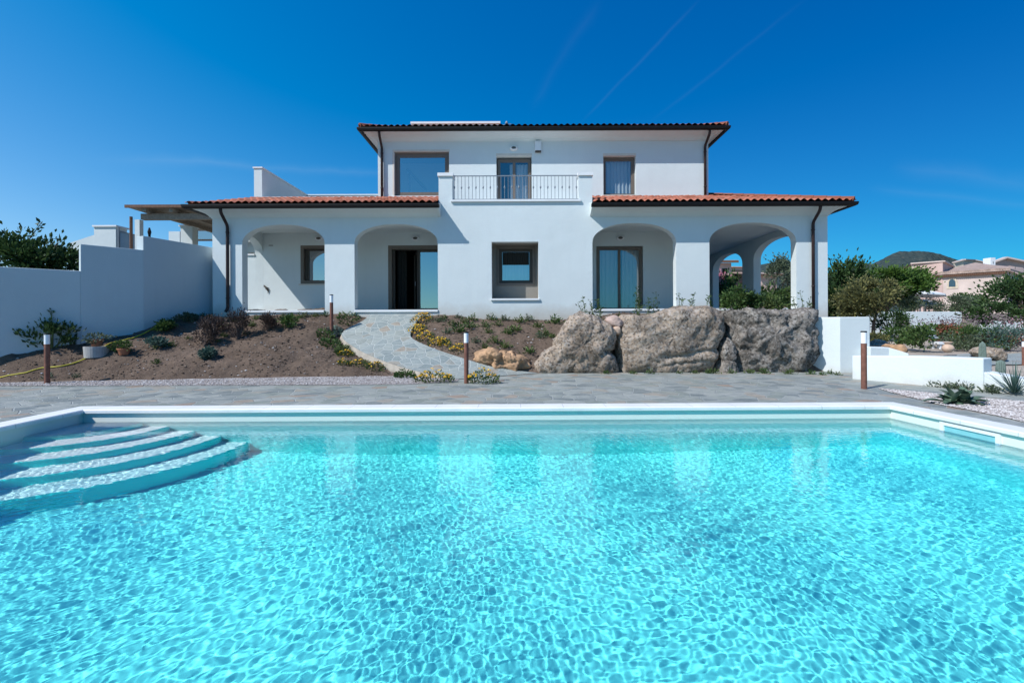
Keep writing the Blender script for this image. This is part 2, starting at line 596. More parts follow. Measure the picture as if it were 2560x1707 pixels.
def hill_mat():
    t = NT('maquis_hill'); p = t.pos()
    a = t.noise(p, .045, 6, .7); b = t.noise(p, .16, 5, .75)
    v = t.n('TexVoronoi'); v.inputs['Scale'].default_value = .14; t.l(p, v.inputs['Vector'])
    col = t.ramp(b, [(.3, (.012, .020, .020)), (.5, (.028, .038, .030)), (.7, (.060, .062, .048))])
    col = t.mix(t.map(v.outputs['Distance'], .1, .9, 0, .6), t.mix(1.0, col, (1.5, 1.5, 1.35), 'MULTIPLY'), col)
    col = t.mix(t.map(a, .6, .72, 0, .6), col, (.18, .14, .11))
    col = t.mix(.07, col, (.12, .22, .34))  # bluish aerial haze mixed into the surface colour
    t.bsdf(col, .95, .05, v.outputs['Distance'], 1.0, 3)
    return t.m


M['hill'] = hill_mat()
M['dirt'] = simple('sandy_ground', (.38, .32, .26), .95, .25, 1.6, .6, 25)
M['ground'] = simple('dry_ground', (.20, .19, .15), .95, .25, .5, .5, 20)
M['pink'] = simple('pink_render', (.56, .40, .345), .9, .12, 1.1, .3, 20)
M['pink_pale'] = simple('pale_pink_render', (.62, .50, .44), .9, .10, 1.1, .3, 20)
M['cream'] = simple('cream_render', (.66, .57, .44), .9, .10, 1.1, .3, 20)
M['quoin'] = simple('sand_stone', (.60, .50, .38), .9, .2, 4, .4, 18)
M['rubble'] = crazy_paving('rubble_stone', 3.0, (.22, .19, .16), [(0, (.25, .19, .15)), (.5, (.36, .29, .23)), (1, (.45, .38, .31))], .04, .8)

M['leaf_dark'] = foliage('dark_leaf', (.014, .034, .012), (.034, .075, .022), (.085, .14, .045), .2)
M['leaf_mid'] = foliage('mid_leaf', (.020, .050, .014), (.055, .11, .028), (.13, .19, .055), .25)
M['leaf_pine'] = foliage('pine_leaf', (.022, .055, .010), (.060, .125, .020), (.12, .20, .040), .2)
M['leaf_olive'] = foliage('olive_leaf', (.040, .052, .026), (.12, .13, .055), (.27, .25, .085), .25)
M['leaf_grey'] = foliage('greygreen_leaf', (.05, .075, .045), (.10, .135, .080), (.19, .22, .14), .2)
M['leaf_blue'] = foliage('bluegreen_leaf', (.035, .075, .065), (.075, .14, .115), (.15, .23, .19), .2)
M['leaf_weed'] = foliage('weed_leaf', (.035, .065, .018), (.075, .120, .032), (.15, .19, .065), .25)
M['leaf_dry'] = foliage('dry_leaf', (.030, .020, .018), (.075, .050, .042), (.14, .10, .08), .1)
M['leaf_red'] = foliage('rust_leaf', (.12, .035, .022), (.26, .085, .05), (.38, .17, .10), .2)
M['leaf_mauve'] = foliage('mauve_leaf', (.085, .06, .075), (.18, .13, .15), (.30, .21, .22), .2)
M['petal'] = foliage('yellow_petal', (.55, .27, .01), (.72, .42, .015), (.80, .55, .06), .2)
M['petal_pink'] = foliage('pink_petal', (.45, .14, .20), (.60, .26, .32), (.72, .45, .48), .2)
M['agave'] = foliage('agave_leaf', (.05, .095, .06), (.085, .14, .09), (.15, .21, .15), .1, .4)
M['cactus'] = simple('cactus_skin', (.14, .19, .165), .7, .25, 30, .3, 90)

# ---------------------------------------------------------------- camera, sky, sun
cam = bpy.data.cameras.new('camera'); cob = bpy.data.objects.new('camera', cam); COL.objects.link(cob)
cam.sensor_width = 36; cam.lens = 36 * FOC / 2560
cam.shift_x = -20 / 2560; cam.shift_y = (812 - 853.5) / 2560
cob.location = CAM; cob.rotation_euler = (math.radians(90), ROLL, 0)
cam.clip_start = .05; cam.clip_end = 6000
scene.camera = cob

SUN = Vector((1.5, 1.0, -1.87))
sl = bpy.data.lights.new('sun', 'SUN'); sl.energy = 5.0; sl.angle = math.radians(.5); sl.color = (1, .99, .975)
so = bpy.data.objects.new('sun', sl); COL.objects.link(so)
so.rotation_euler = SUN.to_track_quat('-Z', 'Y').to_euler(); so.location = (-20, -14, 25)
sl.cycles.is_caustics_light = True

W = bpy.data.worlds.new('World'); scene.world = W; W.use_nodes = True
wt = W.node_tree; wt.nodes.clear()


def build_sky():
    L = wt.links.new; N = lambda k: wt.nodes.new('ShaderNode' + k)
    out = N('OutputWorld'); bg = N('Background'); sky = N('TexSky'); sky.sky_type = 'NISHITA'; sky.sun_disc = False
    sky.sun_elevation = math.asin(1.87 / SUN.length); sky.sun_rotation = math.atan2(-SUN.x, -SUN.y) % (2 * PI)
    sky.air_density = 1.0; sky.dust_density = .15; sky.ozone_density = 4.0; sky.altitude = 0
    sp = N('SeparateColor'); L(sky.outputs[0], sp.inputs[0])
    cb = N('CombineColor')
    # the air is brighter on the sun's side of the sky
    tg = N('TexCoord'); sx = N('SeparateXYZ'); L(tg.outputs['Generated'], sx.inputs[0])
    def mm(op, a_, b_):
        nd = N('Math'); nd.operation = op
        for i_, s_ in enumerate((a_, b_)):
            if isinstance(s_, (int, float)): nd.inputs[i_].default_value = s_
            else: L(s_, nd.inputs[i_])
        return nd.outputs[0]
    side = mm('SUBTRACT', 1.0, mm('MULTIPLY', sx.outputs[0], .415))
    for k, (gain, low, gam, sg) in enumerate(SKY_CURVE):
        v_ = mm('POWER', mm('MAXIMUM', mm('SUBTRACT', sp.outputs[k], low), 0.0), gam)
        L(mm('MULTIPLY', mm('MULTIPLY', v_, gain), mm('POWER', side, sg)), cb.inputs[k])
    # faint high cirrus and old contrails, laid along great circles of the sky
    tc = N('TexCoord'); d = tc.outputs['Generated']
    acc = None

    def m(op, a, b=None, clamp=False):
        nd = N('Math'); nd.operation = op; nd.use_clamp = clamp
        for i, s in enumerate((a, b)):
            if s is None: continue
            if isinstance(s, (int, float)): nd.inputs[i].default_value = s
            else: L(s, nd.inputs[i])
        return nd.outputs[0]
    nz = N('TexNoise'); nz.inputs['Scale'].default_value = 9; nz.inputs['Detail'].default_value = 6; L(d, nz.inputs['Vector'])
    for (a, b, wid, amp) in TRAILS:
        A = (at(*a, 1.0) - Vector(CAM)).normalized(); B = (at(*b, 1.0) - Vector(CAM)).normalized()
        n = A.cross(B).normalized(); mid = (A + B).normalized(); half = A.angle(B) / 2
        dn = N('VectorMath'); dn.operation = 'DOT_PRODUCT'; L(d, dn.inputs[0]); dn.inputs[1].default_value = n
        dm = N('VectorMath'); dm.operation = 'DOT_PRODUCT'; L(d, dm.inputs[0]); dm.inputs[1].default_value = mid
        wob = m('ADD', dn.outputs['Value'], m('MULTIPLY', m('SUBTRACT', nz.outputs['Fac'], .5), wid * 1.6))
        across = m('SUBTRACT', 1.0, m('DIVIDE', m('ABSOLUTE', wob), wid), True)
        across = m('MULTIPLY', across, across)
        along = N('MapRange'); along.interpolation_type = 'SMOOTHSTEP'; L(dm.outputs['Value'], along.inputs[0])
        along.inputs[1].default_value = math.cos(half * 1.15); along.inputs[2].default_value = math.cos(half * .45)
        v = m('MULTIPLY', m('MULTIPLY', across, along.outputs[0]), m('MULTIPLY', m('ADD', nz.outputs['Fac'], .2), amp))
        acc = v if acc is None else m('ADD', acc, v)
    cm = N('Mix'); cm.data_type = 'RGBA'; L(m('MINIMUM', acc, .5), cm.inputs[0]); L(cb.outputs[0], cm.inputs[6]); cm.inputs[7].default_value = (5, 7, 8.5, 1)
    L(cm.outputs[2], bg.inputs[0]); bg.inputs[1].default_value = .10
    L(bg.outputs[0], out.inputs[0])


SKY_CURVE = ((.50, 1.1, 1.0, 4.0), (.907, 0.0, 1.05, 1.0), (2.24, 0.0, .70, .5))
TRAILS = [((1497, 0), (1333, 272), .020, .018), ((1747, 0), (1459, 299), .006, .026), ((2014, 0), (1632, 300), .007, .017),
          ((250, 395), (1010, 435), .016, .10), ((2240, 415), (2640, 470), .025, .07), ((2180, 470), (2650, 520), .014, .06)]
build_sky()

# ---------------------------------------------------------------- terrain
NL, NR, FR, FL = Vector((-5.70, 1.1)), Vector((5.47, 1.15)), Vector((5.18, 6.38)), Vector((-6.07, 6.33))
POOL = [NL, NR, FR, FL]


def grow(poly, d):
    n = len(poly); o = []
    for i in range(n):
        d0 = (poly[i] - poly[i - 1]).normalized(); d1 = (poly[(i + 1) % n] - poly[i]).normalized()
        n0 = Vector((d0.y, -d0.x)); n1 = Vector((d1.y, -d1.x)); m = n0 + n1; m = m / m.dot(n0)
        o.append(poly[i] + m * d)
    return o


def sheet(name, outer, holes, z, mat, kind='structure'):
    cu = bpy.data.curves.new(name, 'CURVE'); cu.dimensions = '2D'; cu.fill_mode = 'FRONT'
    for poly in [outer] + holes:
        sp = cu.splines.new('POLY'); sp.points.add(len(poly) - 1); sp.use_cyclic_u = True
        for i, p in enumerate(poly): sp.points[i].co = (p[0], p[1], 0, 1)
    ob = bpy.data.objects.new(name, cu); COL.objects.link(ob)
    me = bpy.data.meshes.new_from_object(ob)
    bpy.data.objects.remove(ob); bpy.data.curves.remove(cu)
    me.name = name; me.materials.clear()
    bm = bmesh.new(); bm.from_mesh(me)
    for f in bm.faces:
        if f.normal.z < 0: f.normal_flip()
    bm.to_mesh(me); bm.free()
    return tag(link(name, me, mat, None, (0, 0, z)), kind=kind)


sheet('ground', [(-2500, -2500), (2500, -2500), (2500, 2500), (-2500, 2500)], [[tuple(p) for p in grow(POOL, .12)]], -.42, M['ground'])
sheet('pavement', [(-18, -7), (13, -7), (13, 7.9), (9.35, 9.0), (9.35, 11.9), (-18, 11.9)], [[tuple(p) for p in grow(POOL, .05)]], 0.0, M['paving'])


def gnd(px, py, z=0.0):
    py2 = py + ROLL * (px - 1300); d = FOC * (CAM[2] - z) / (py2 - 812)
    return at(px, py, d)


gp = [gnd(*Z7(600, 1268)), gnd(*Z7(1000, 1303)), gnd(*Z7(1400, 1348)), gnd(*Z7(1841, 1380)), gnd(*Z7(2100, 1430)),
      gnd(*Z7(2100, 1620)), gnd(*Z7(1700, 1520)), gnd(*Z7(1400, 1458)), gnd(*Z7(1100, 1400)), gnd(*Z7(750, 1312))]
GRAV_R = [(p.x, p.y) for p in gp]
sheet('gravel', GRAV_R, [], .006, M['gravel'])
GRAV_L = [(-15, 9.28), (-10.6, 9.27), (-6, 9.22), (-3.6, 9.2), (-2.2, 9.27), (-1.35, 9.75), (-1.35, 10.6), (-3, 11.4), (-15, 11.0)]
sheet('gravel', GRAV_L, [], .007, M['gravel'])


def inpoly(x, y, poly):
    c = False; j = len(poly) - 1
    for i in range(len(poly)):
        xi, yi = poly[i]; xj, yj = poly[j]
        if (yi > y) != (yj > y) and x < (xj - xi) * (y - yi) / (yj - yi) + xi: c = not c
        j = i
    return c


def pebbles(poly, n, z, rmin, rmax, seed):
    r = random.Random(seed); mb = MB()
    xs = [p[0] for p in poly]; ys = [p[1] for p in poly]; k = 0
    oct_f = [(0, 2, 4), (2, 1, 4), (1, 3, 4), (3, 0, 4), (2, 0, 5), (1, 2, 5), (3, 1, 5), (0, 3, 5)]
    while k < n:
        x = r.uniform(min(xs), max(xs)); y = r.uniform(min(ys), max(ys))
        if not inpoly(x, y, poly): continue
        if abs(x) > 1.2 * y + 1: continue
        k += 1
        s = r.uniform(rmin, rmax); a = r.random() * 6.28; e = r.uniform(.6, 1.2)
        ca, sa = math.cos(a) * s, math.sin(a) * s
        mb.add([(x + ca, y + sa, z + s * .3), (x - ca, y - sa, z + s * .2), (x - sa * e, y + ca * e, z + s * .25), (x + sa * e, y - ca * e, z + s * .3), (x, y, z + s * .75), (x, y, z - s * .3)], oct_f)
    return mb


tag(pebbles(GRAV_R, 5200, .008, .010, .024, 5).build('gravel_stones', M['pebble'], fix=False), 'loose pinkish gravel lying between the pool paving and the low white wall', 'gravel', kind='stuff')
tag(pebbles([(-12, 9.28), (-6, 9.24), (-3.6, 9.22), (-2.2, 9.3), (-1.4, 9.78), (-1.4, 10.2), (-3.4, 10.7), (-6, 10.4), (-12, 9.6)], 5200, .009, .010, .022, 6).build('gravel_stones', M['pebble'], fix=False), 'loose pinkish gravel in a strip along the front of the soil bed', 'gravel', kind='stuff')

# soil slope between the paving and the villa
PATH_L = [(-4.50, 13.72, 1.53), (-4.62, 13.3, 1.32), (-4.98, 12.9, 1.06), (-4.82, 12.4, .86), (-4.39, 12.0, .65), (-3.75, 11.5, .43), (-2.7, 10.9, .165), (-1.42, 10.05, .012)]
PATH_R = [(-2.95, 13.72, 1.53), (-3.02, 13.3, 1.30), (-3.05, 12.75, 1.02), (-2.92, 12.4, .84), (-2.32, 12.0, .61), (-1.42, 11.5, .36), (-.6, 11.3, .15), (.45, 11.25, .012)]
ctrl = []
for x in np.linspace(-12.5, -4.6, 9): ctrl.append((x, 9.75 + (x + 12.5) * .125 + .05, .03)); ctrl.append((x, 9.3 + (x + 12.5) * .12, -.16))
ctrl += [(-11.75, 10.3, .55), (-10.72, 11.2, .81), (-10.2, 12, 1.12), (-9.7, 13, 1.46), (-9.2, 14.1, 1.6), (-13, 10.3, .3)]
ctrl += [(-9, 13.7, 1.5), (-8, 13.75, 1.54), (-7, 13.75, 1.55), (-6, 13.75, 1.56), (-5.2, 13.75, 1.55), (-7, 12.9, 1.24), (-8.3, 12.8, 1.20), (-6, 12.9, 1.24)]
ctrl += [(-6, 10.95, .30), (-7.5, 11.6, .62), (-6.2, 12.2, .90), (-8.8, 11.6, .66), (-9.6, 11.0, .52), (-6.2, 11.5, .60), (-5.2, 11.6, .48), (-8.0, 10.8, .34), (-10.6, 10.4, .36), (-5.6, 12.4, .98)]
for (x, y, z) in PATH_L[1:]: ctrl.append((x - .12, y - .06, max(z - .16, -.05)))
for (x, y, z) in PATH_L: ctrl.append((x + .4, y + .05, z - .12))
ctrl += [(-3.4, 10.75, .02), (-2.2, 10.2, -.05), (-1.6, 9.7, -.12), (-3.0, 10.0, -.12), (-4, 10.2, -.12)]
for (x, y, z) in PATH_R[1:]: ctrl.append((x + .12, y + .03, z - .03))
for (x, y, z) in PATH_R: ctrl.append((x - .35, y - .02, z - .12))
ctrl += [(-2.3, 13.7, 1.49), (-1, 13.7, 1.38), (.5, 13.7, 1.35), (2, 13.7, 1.33), (4, 13.7, 1.40), (6, 13.7, 1.42), (9, 13.7, 1.38), (0.2, 12.5, .82), (-1.2, 12.5, .86), (1.2, 12.6, .98), (0.0, 11.65, .28), (.8, 11.6, .22), (1.0, 12.0, .55)]
ctrl += [(2.6, 12.5, 1.40), (4, 12.4, 1.42), (5.5, 12.4, 1.45), (7, 12.4, 1.45), (7.4, 12.6, 1.4), (8.6, 12.8, .9), (9.4, 12.8, .5)]
for x in (1.2, 2.5, 4, 5.5, 7, 8.2): ctrl.append((x, 11.35, -.12)); ctrl.append((x, 11.8, .35))
ctrl += [(9.3, 11.4, -.2), (9.4, 12, -.05)]
CP = np.array(ctrl)


def _kern(a, b):
    d = np.sqrt(((a[:, None, :] - b[None, :, :]) ** 2).sum(-1) + .02)
    return d


_A = _kern(CP[:, :2], CP[:, :2]) + np.eye(len(CP)) * .03 * -1
_Wt = np.linalg.lstsq(np.block([[_A, np.c_[np.ones(len(CP)), CP[:, :2]]], [np.c_[np.ones(len(CP)), CP[:, :2]].T, np.zeros((3, 3))]]), np.r_[CP[:, 2], 0, 0, 0], rcond=None)[0]


def soil_arr(X, Y):
    q = np.c_[X.ravel(), Y.ravel()]
    out = np.empty(len(q))
    for i in range(0, len(q), 20000):
        s = q[i:i + 20000]
        out[i:i + 20000] = _kern(s, CP[:, :2]) @ _Wt[:-3] + _Wt[-3] + s @ _Wt[-2:]
    return out.reshape(X.shape)


def clods(x, y):
    h = .055 * (mnoise.noise((x * 1.3, y * 1.3, 3.1))) + .03 * mnoise.noise((x * 3.7, y * 3.7, 1.7)) + .020 * mnoise.noise((x * 9, y * 9, 5.2)) + .012 * mnoise.noise((x * 19, y * 19, 2))
    h += .035 * max(0, mnoise.noise((x * 1.1 - y * 1.9, y * .5 + x * .5, 9.0)))
    return h


SX = np.arange(-13.2, 9.6, .055); SY = np.arange(9.2, 14.15, .055)
GX, GY = np.meshgrid(SX, SY)
GZ = soil_arr(GX, GY)
GZ_SMOOTH = GZ.copy()
_cl = np.array([[clods(float(x), float(y)) for x in SX] for y in SY])
_fade = np.clip((GZ - .0) / .12, 0, 1) * (.35 + .65 * np.clip((-.5 - GX) / 4, 0, 1) + .0)
GZ = GZ + _cl * (.3 + _fade)


def soilz(x, y):
    i = min(max((x - SX[0]) / .055, 0), len(SX) - 2); j = min(max((y - SY[0]) / .055, 0), len(SY) - 2)
    a, b = int(i), int(j); u, v = i - a, j - b
    return float(GZ[b, a] * (1 - u) * (1 - v) + GZ[b, a + 1] * u * (1 - v) + GZ[b + 1, a] * (1 - u) * v + GZ[b + 1, a + 1] * u * v)


def on_soil(p):
    """first point of the soil slope met by the sight line through p"""
    y = 9.25
    while y < 13.6:
        q = at(p[0], p[1], y)
        if q.z <= max(soilz(q.x, q.y), 0.0): return q
        y += .03
    return at(p[0], p[1], 13.5)


nx, ny = len(SX), len(SY)
mb = MB(); mb.v = [(float(a), float(b), float(c)) for a, b, c in zip(GX.ravel(), GY.ravel(), GZ.ravel())]
mb.f = [(j * nx + i, j * nx + i + 1, (j + 1) * nx + i + 1, (j + 1) * nx + i) for j in range(ny - 1) for i in range(nx - 1)]
tag(mb.build('soil_bed', M['soil'], smooth=True, fix=False), kind='structure')


r_ = random.Random(77); mb = MB(); mb2 = MB()
_of = [(0, 2, 4), (2, 1, 4), (1, 3, 4), (3, 0, 4), (2, 0, 5), (1, 2, 5), (3, 1, 5), (0, 3, 5)]
_k = 0
while _k < 9000:
    x = r_.uniform(-12, 3.2); y = r_.uniform(9.6, 13.65); z = soilz(x, y)
    if z < .02: continue
    if mnoise.noise((x * .9, y * .9, 4)) < r_.uniform(-.7, .35): continue
    _k += 1
    s = .007 + .034 * r_.random() ** 3.0; a = r_.random() * 6.28; e = r_.uniform(.6, 1.2); ca, sa = math.cos(a) * s, math.sin(a) * s
    (mb2 if r_.random() < .10 else mb).add([(x + ca, y + sa, z + s * .3), (x - ca, y - sa, z + s * .2), (x - sa * e, y + ca * e, z + s * .25), (x + sa * e, y - ca * e, z + s * .3), (x, y, z + s * .8), (x, y, z - s * .4)], _of)
tag(mb.build('soil_clods', M['clod'], fix=False), 'loose brown clods of earth scattered over the soil slope', 'clods', kind='stuff')
tag(mb2.build('soil_stones', M['pebble'], fix=False), 'small pale stones scattered over the soil slope', 'stones', kind='stuff')


def catmull(P, n):
    P = [Vector(p) for p in P]; out = []
    for i in range(len(P) - 1):
        p0, p1, p2, p3 = P[max(i - 1, 0)], P[i], P[i + 1], P[min(i + 2, len(P) - 1)]
        for k in range(n):
            t = k / n
            out.append(.5 * ((2 * p1) + (p2 - p0) * t + (2 * p0 - 5 * p1 + 4 * p2 - p3) * t * t + (3 * p1 - p0 - 3 * p2 + p3) * t ** 3))
    out.append(P[-1]); return out


# flagstone path climbing to the door, with a concrete edge
pl = catmull(PATH_L, 8); pr = catmull(PATH_R, 8)
mb = MB(); K = 9
for a, b in zip(pl, pr):
    for k in range(K + 1): q = a.lerp(b, k / K); mb.v.append((q.x, q.y, q.z))
for i in range(len(pl) - 1):
    for k in range(K): mb.f.append((i * (K + 1) + k, i * (K + 1) + k + 1, (i + 1) * (K + 1) + k + 1, (i + 1) * (K + 1) + k))
path = tag(mb.build('path', M['pathstone'], smooth=True), kind='structure')
mb = MB()
for side, s in ((pl, -1), (pr, 1)):
    b = len(mb.v)
    for i, a in enumerate(side):
        w = .018 * math.sin(i * 1.7) * s
        mb.v += [(a.x, a.y, a.z - .003), (a.x + .03 * s + w, a.y - .01, a.z - .12), (a.x + .05 * s, a.y - .02, a.z - .5)]
    for i in range(len(side) - 1):
        for k in range(2): mb.f.append((b + i * 3 + k, b + i * 3 + k + 1, b + (i + 1) * 3 + k + 1, b + (i + 1) * 3 + k))
tag(mb.build('path_edge', simple('path_concrete', (.40, .355, .295), .9, .25, 5, .5, 30)), kind='structure')

# terraces of the garden on the right
gc = np.array([(8.6, 8, -.05), (8.6, 12, -.1), (9.5, 6, -.2), (13, 6, -.35), (13, 12, -.12), (15.5, 14, -.12), (15, 16, .1), (20, 18, .12), (20, 24, .25), (24, 30, .5), (30, 30, .5), (10, 12.5, 0), (10, 16, .05), (10.5, 9.8, -.03), (12, 9, -.18), (26, 14, -.3), (26, 22, .15), (40, 30, .45), (40, 12, -.5), (13, 30, .3), (10, 24, .2), (34, 40, 1.2), (20, 40, 1.0), (45, 42, 1.4)])


def garden_z(x, y):
    d = np.hypot(gc[:, 0] - x, gc[:, 1] - y) + .15
    w = 1 / d ** 3
    return float((w * gc[:, 2]).sum() / w.sum()) + .03 * mnoise.noise((x * .8, y * .8, 0))


mb = MB(); ax = np.arange(8.45, 60, .45); ay = np.arange(5.5, 46, .45)
for y in ay:
    for x in ax: mb.v.append((float(x), float(y), garden_z(x, y) if not (x < 9.4 and y < 12) else -.09))
n_ = len(ax)
mb.f = [(j * n_ + i, j * n_ + i + 1, (j + 1) * n_ + i + 1, (j + 1) * n_ + i) for j in range(len(ay) - 1) for i in range(n_ - 1)]
tag(mb.build('garden_terrain', M['dirt'], smooth=True, fix=False), kind='structure')
# flagstone walk in the right garden
mb = MB(); pts = [(9.9, 12.3), (11.2, 13.2), (13.5, 14.2), (16, 15.1), (19, 16.0), (24, 17)]
cp = catmull([(a, b, 0) for a, b in pts], 8)
for i, q in enumerate(cp):
    d = (cp[min(i + 1, len(cp) - 1)] - cp[max(i - 1, 0)]).normalized(); s = Vector((-d.y, d.x, 0)) * .8
    for k in (-1, -.5, 0, .5, 1):
        p = q + s * k; mb.v.append((p.x, p.y, garden_z(p.x, p.y) + .035))
for i in range(len(cp) - 1):
    for k in range(4): mb.f.append((i * 5 + k, i * 5 + k + 1, (i + 1) * 5 + k + 1, (i + 1) * 5 + k))
tag(mb.build('garden_path', M['pathstone'], smooth=True), kind='structure')

# far hill
hp = [(1500, 760), (1800, 700), (1903, 660), (1945, 653), (1977, 657), (2020, 672), (2075, 684), (2110, 678), (2140, 668), (2180, 660), (2225, 637), (2250, 629), (2270, 628), (2310, 628), (2345, 634), (2400, 652), (2450, 662), (2520, 690), (2700, 730), (3000, 770)]
mb = MB(); cols = np.arange(1500, 3000, 6); rows = 26
for j in range(rows):
    t = j / (rows - 1); dist = 420 + 480 * t
    for c in cols:
        py = np.interp(c, [h[0] for h in hp], [h[1] for h in hp])
        top = at(float(c), float(py), 900).z
        zz = -2 + (top + 2) * (t ** 1.25)
        x = at(float(c), 812, dist).x
        zz += (mnoise.noise((x * .03, dist * .03, 0)) * 5 + mnoise.noise((x * .11, dist * .11, 2)) * 2.4) * min(1, t * 2)
        mb.v.append((x, dist, zz))
n_ = len(cols)
mb.f = [(j * n_ + i, j * n_ + i + 1, (j + 1) * n_ + i + 1, (j + 1) * n_ + i) for j in range(rows - 1) for i in range(n_ - 1)]
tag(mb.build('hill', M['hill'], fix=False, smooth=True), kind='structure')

# ---------------------------------------------------------------- swimming pool
ZW = -.125; ZF = -1.55
pool = empty('swimming_pool', (0, 3.8, 0), 'large rectangular turquoise swimming pool with white coping in the foreground', 'swimming pool')
mb = MB()
for a, b in zip(POOL, POOL[1:] + POOL[:1]):
    mb.add([(a.x, a.y, ZF), (b.x, b.y, ZF), (b.x, b.y, .0), (a.x, a.y, .0)], [(0, 1, 2, 3)])
mb.add([(p.x, p.y, ZF) for p in POOL], [(0, 1, 2, 3)])
basin = mb.build('basin', M['liner'], pool, fix=False)
bm = bmesh.new(); bm.from_mesh(basin.data); bmesh.ops.remove_doubles(bm, verts=bm.verts, dist=1e-4); bmesh.ops.recalc_face_normals(bm, faces=bm.faces)
bmesh.ops.reverse_faces(bm, faces=bm.faces); bm.to_mesh(basin.data); bm.free()
mb = MB()
mb.sweep([(p.x, p.y, 0) for p in POOL], [(-.035, .004), (-.035, .042), (-.022, .054), (.26, .054), (.272, .044), (.272, -.03), (.02, -.03), (.02, .004)], closed=True)
mb.build('coping', M['coping'], pool)
# quarter round steps in the far left corner
mb = MB(); cx, cy = FL.x, FL.y
R = [.82, 1.19, 1.55, 1.92, 2.30]; Zs = [ZW - .035, ZW - .28, ZW - .53, ZW - .78, ZW - 1.04]
prof = [(0.02, Zs[0])]
for k, (r, z) in enumerate(zip(R, Zs)):
    zn = Zs[k + 1] if k < 4 else ZF - .05
    prof += [(r - .05, z), (r - .022, z - .006), (r - .006, z - .024), (r, z - .05), (r + .004, zn + .04), (r + .016, zn + .010), (r + .04, zn)]
A = 56
for i in range(A + 1):
    a = math.radians(-97 + 104 * i / A)
    for r, z in prof: mb.v.append((cx + r * math.cos(a), cy + r * math.sin(a), z))
k = len(prof)
for i in range(A):
    for q in range(k - 1): mb.f.append((i * k + q, (i + 1) * k + q, (i + 1) * k + q + 1, i * k + q + 1))
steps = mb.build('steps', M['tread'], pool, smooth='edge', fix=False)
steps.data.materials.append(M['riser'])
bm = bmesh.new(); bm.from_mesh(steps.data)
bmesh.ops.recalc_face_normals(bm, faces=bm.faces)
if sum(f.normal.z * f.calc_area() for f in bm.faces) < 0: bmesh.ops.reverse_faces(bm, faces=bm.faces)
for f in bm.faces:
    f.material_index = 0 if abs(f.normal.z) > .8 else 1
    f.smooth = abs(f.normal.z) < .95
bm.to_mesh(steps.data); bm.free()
for o in (basin, steps): o.cycles.is_caustics_receiver = True
# skimmer on the right wall
def wallx(y): return FR.x + (NR.x - FR.x) * (FR.y - y) / (FR.y - NR.y)
mb = MB()
y0, y1 = 4.98, 5.66
for (a, b, z0, z1) in ((y0, y1, -.055, -.018), (y0, y1, -.235, -.19), (y0, y0 + .05, -.19, -.055), (y1 - .05, y1, -.19, -.055)):
    mb.hexa([(wallx(a) - .02, a, z0), (wallx(a), a, z0), (wallx(b), b, z0), (wallx(b) - .02, b, z0), (wallx(a) - .02, a, z1), (wallx(a), a, z1), (wallx(b), b, z1), (wallx(b) - .02, b, z1)])
sk = mb.build('skimmer', M['white'], pool)
mb = MB(); a, b = y0 + .05, y1 - .05
mb.hexa([(wallx(a) - .006, a, -.19), (wallx(a) + .01, a, -.19), (wallx(b) + .01, b, -.19), (wallx(b) - .006, b, -.19), (wallx(a) - .006, a, -.055), (wallx(a) + .01, a, -.055), (wallx(b) + .01, b, -.055), (wallx(b) - .006, b, -.055)])
mb.build('flap', simple('skimmer_flap', (.22, .52, .55), .5, .1), sk)

# water: one rippled sheet
STEP = .0095; AMP_W = .00015; LM0 = .035; LR0 = 3.5; EX = 1.35
nu = int(11.6 / STEP); nv = int(5.25 / STEP)
U, V = np.meshgrid(np.linspace(0, 1, nu), np.linspace(0, 1, nv))
lx = NL.x + (FL.x - NL.x) * V; rx = NR.x + (FR.x - NR.x) * V
ly = NL.y + (FL.y - NL.y) * V; ry = NR.y + (FR.y - NR.y) * V
WX = lx + (rx - lx) * U; WY = ly + (ry - ly) * U
rg = np.random.default_rng(11)
zz = np.zeros_like(WX)
wx = WX + .16 * np.sin(1.3 * WY + .7) + .1 * np.sin(2.1 * WX + 1.1 * WY); wy = WY + .15 * np.sin(1.1 * WX + .3) + .06 * np.sin(2.9 * WX - 1.7 * WY)
for i in range(70):
    lam = LM0 * (LR0 ** rg.random()); kk = 2 * PI / lam; th = rg.normal(-.7, 1.15)
    env = .75 + .35 * np.sin(.55 * WX + .4 * WY + rg.random() * 6.28)
    zz += AMP_W * (lam / .2) ** EX * env * np.sin(kk * (wx * math.cos(th) + wy * math.sin(th)) + rg.random() * 6.28)
for (jx, jy) in ((-3.5, 6.05), (-1.75, 6.1), (2.65, 6.1)):
    rr = np.hypot(WX - jx, (WY - jy)); zz += .0010 * np.exp(-(rr / .22) ** 2) * np.cos(rr * 30)
mb = MB(); mb.v = [(float(a), float(b), float(c) + ZW) for a, b, c in zip(WX.ravel(), WY.ravel(), zz.ravel())]
mb.f = [(j * nu + i, j * nu + i + 1, (j + 1) * nu + i + 1, (j + 1) * nu + i) for j in range(nv - 1) for i in range(nu - 1)]
water = tag(mb.build('water', M['water'], smooth=True, fix=False), kind='structure')
water.cycles.is_caustics_caster = True
scene.cycles.caustics_reflective = False; scene.cycles.caustics_refractive = True
scene.cycles.max_bounces = 10; scene.cycles.diffuse_bounces = 3; scene.cycles.glossy_bounces = 4
scene.cycles.transparent_max_bounces = 24; scene.cycles.sample_clamp_indirect = 8
scene.view_settings.view_transform = 'Standard'; scene.view_settings.look = 'None'; scene.view_settings.exposure = 0
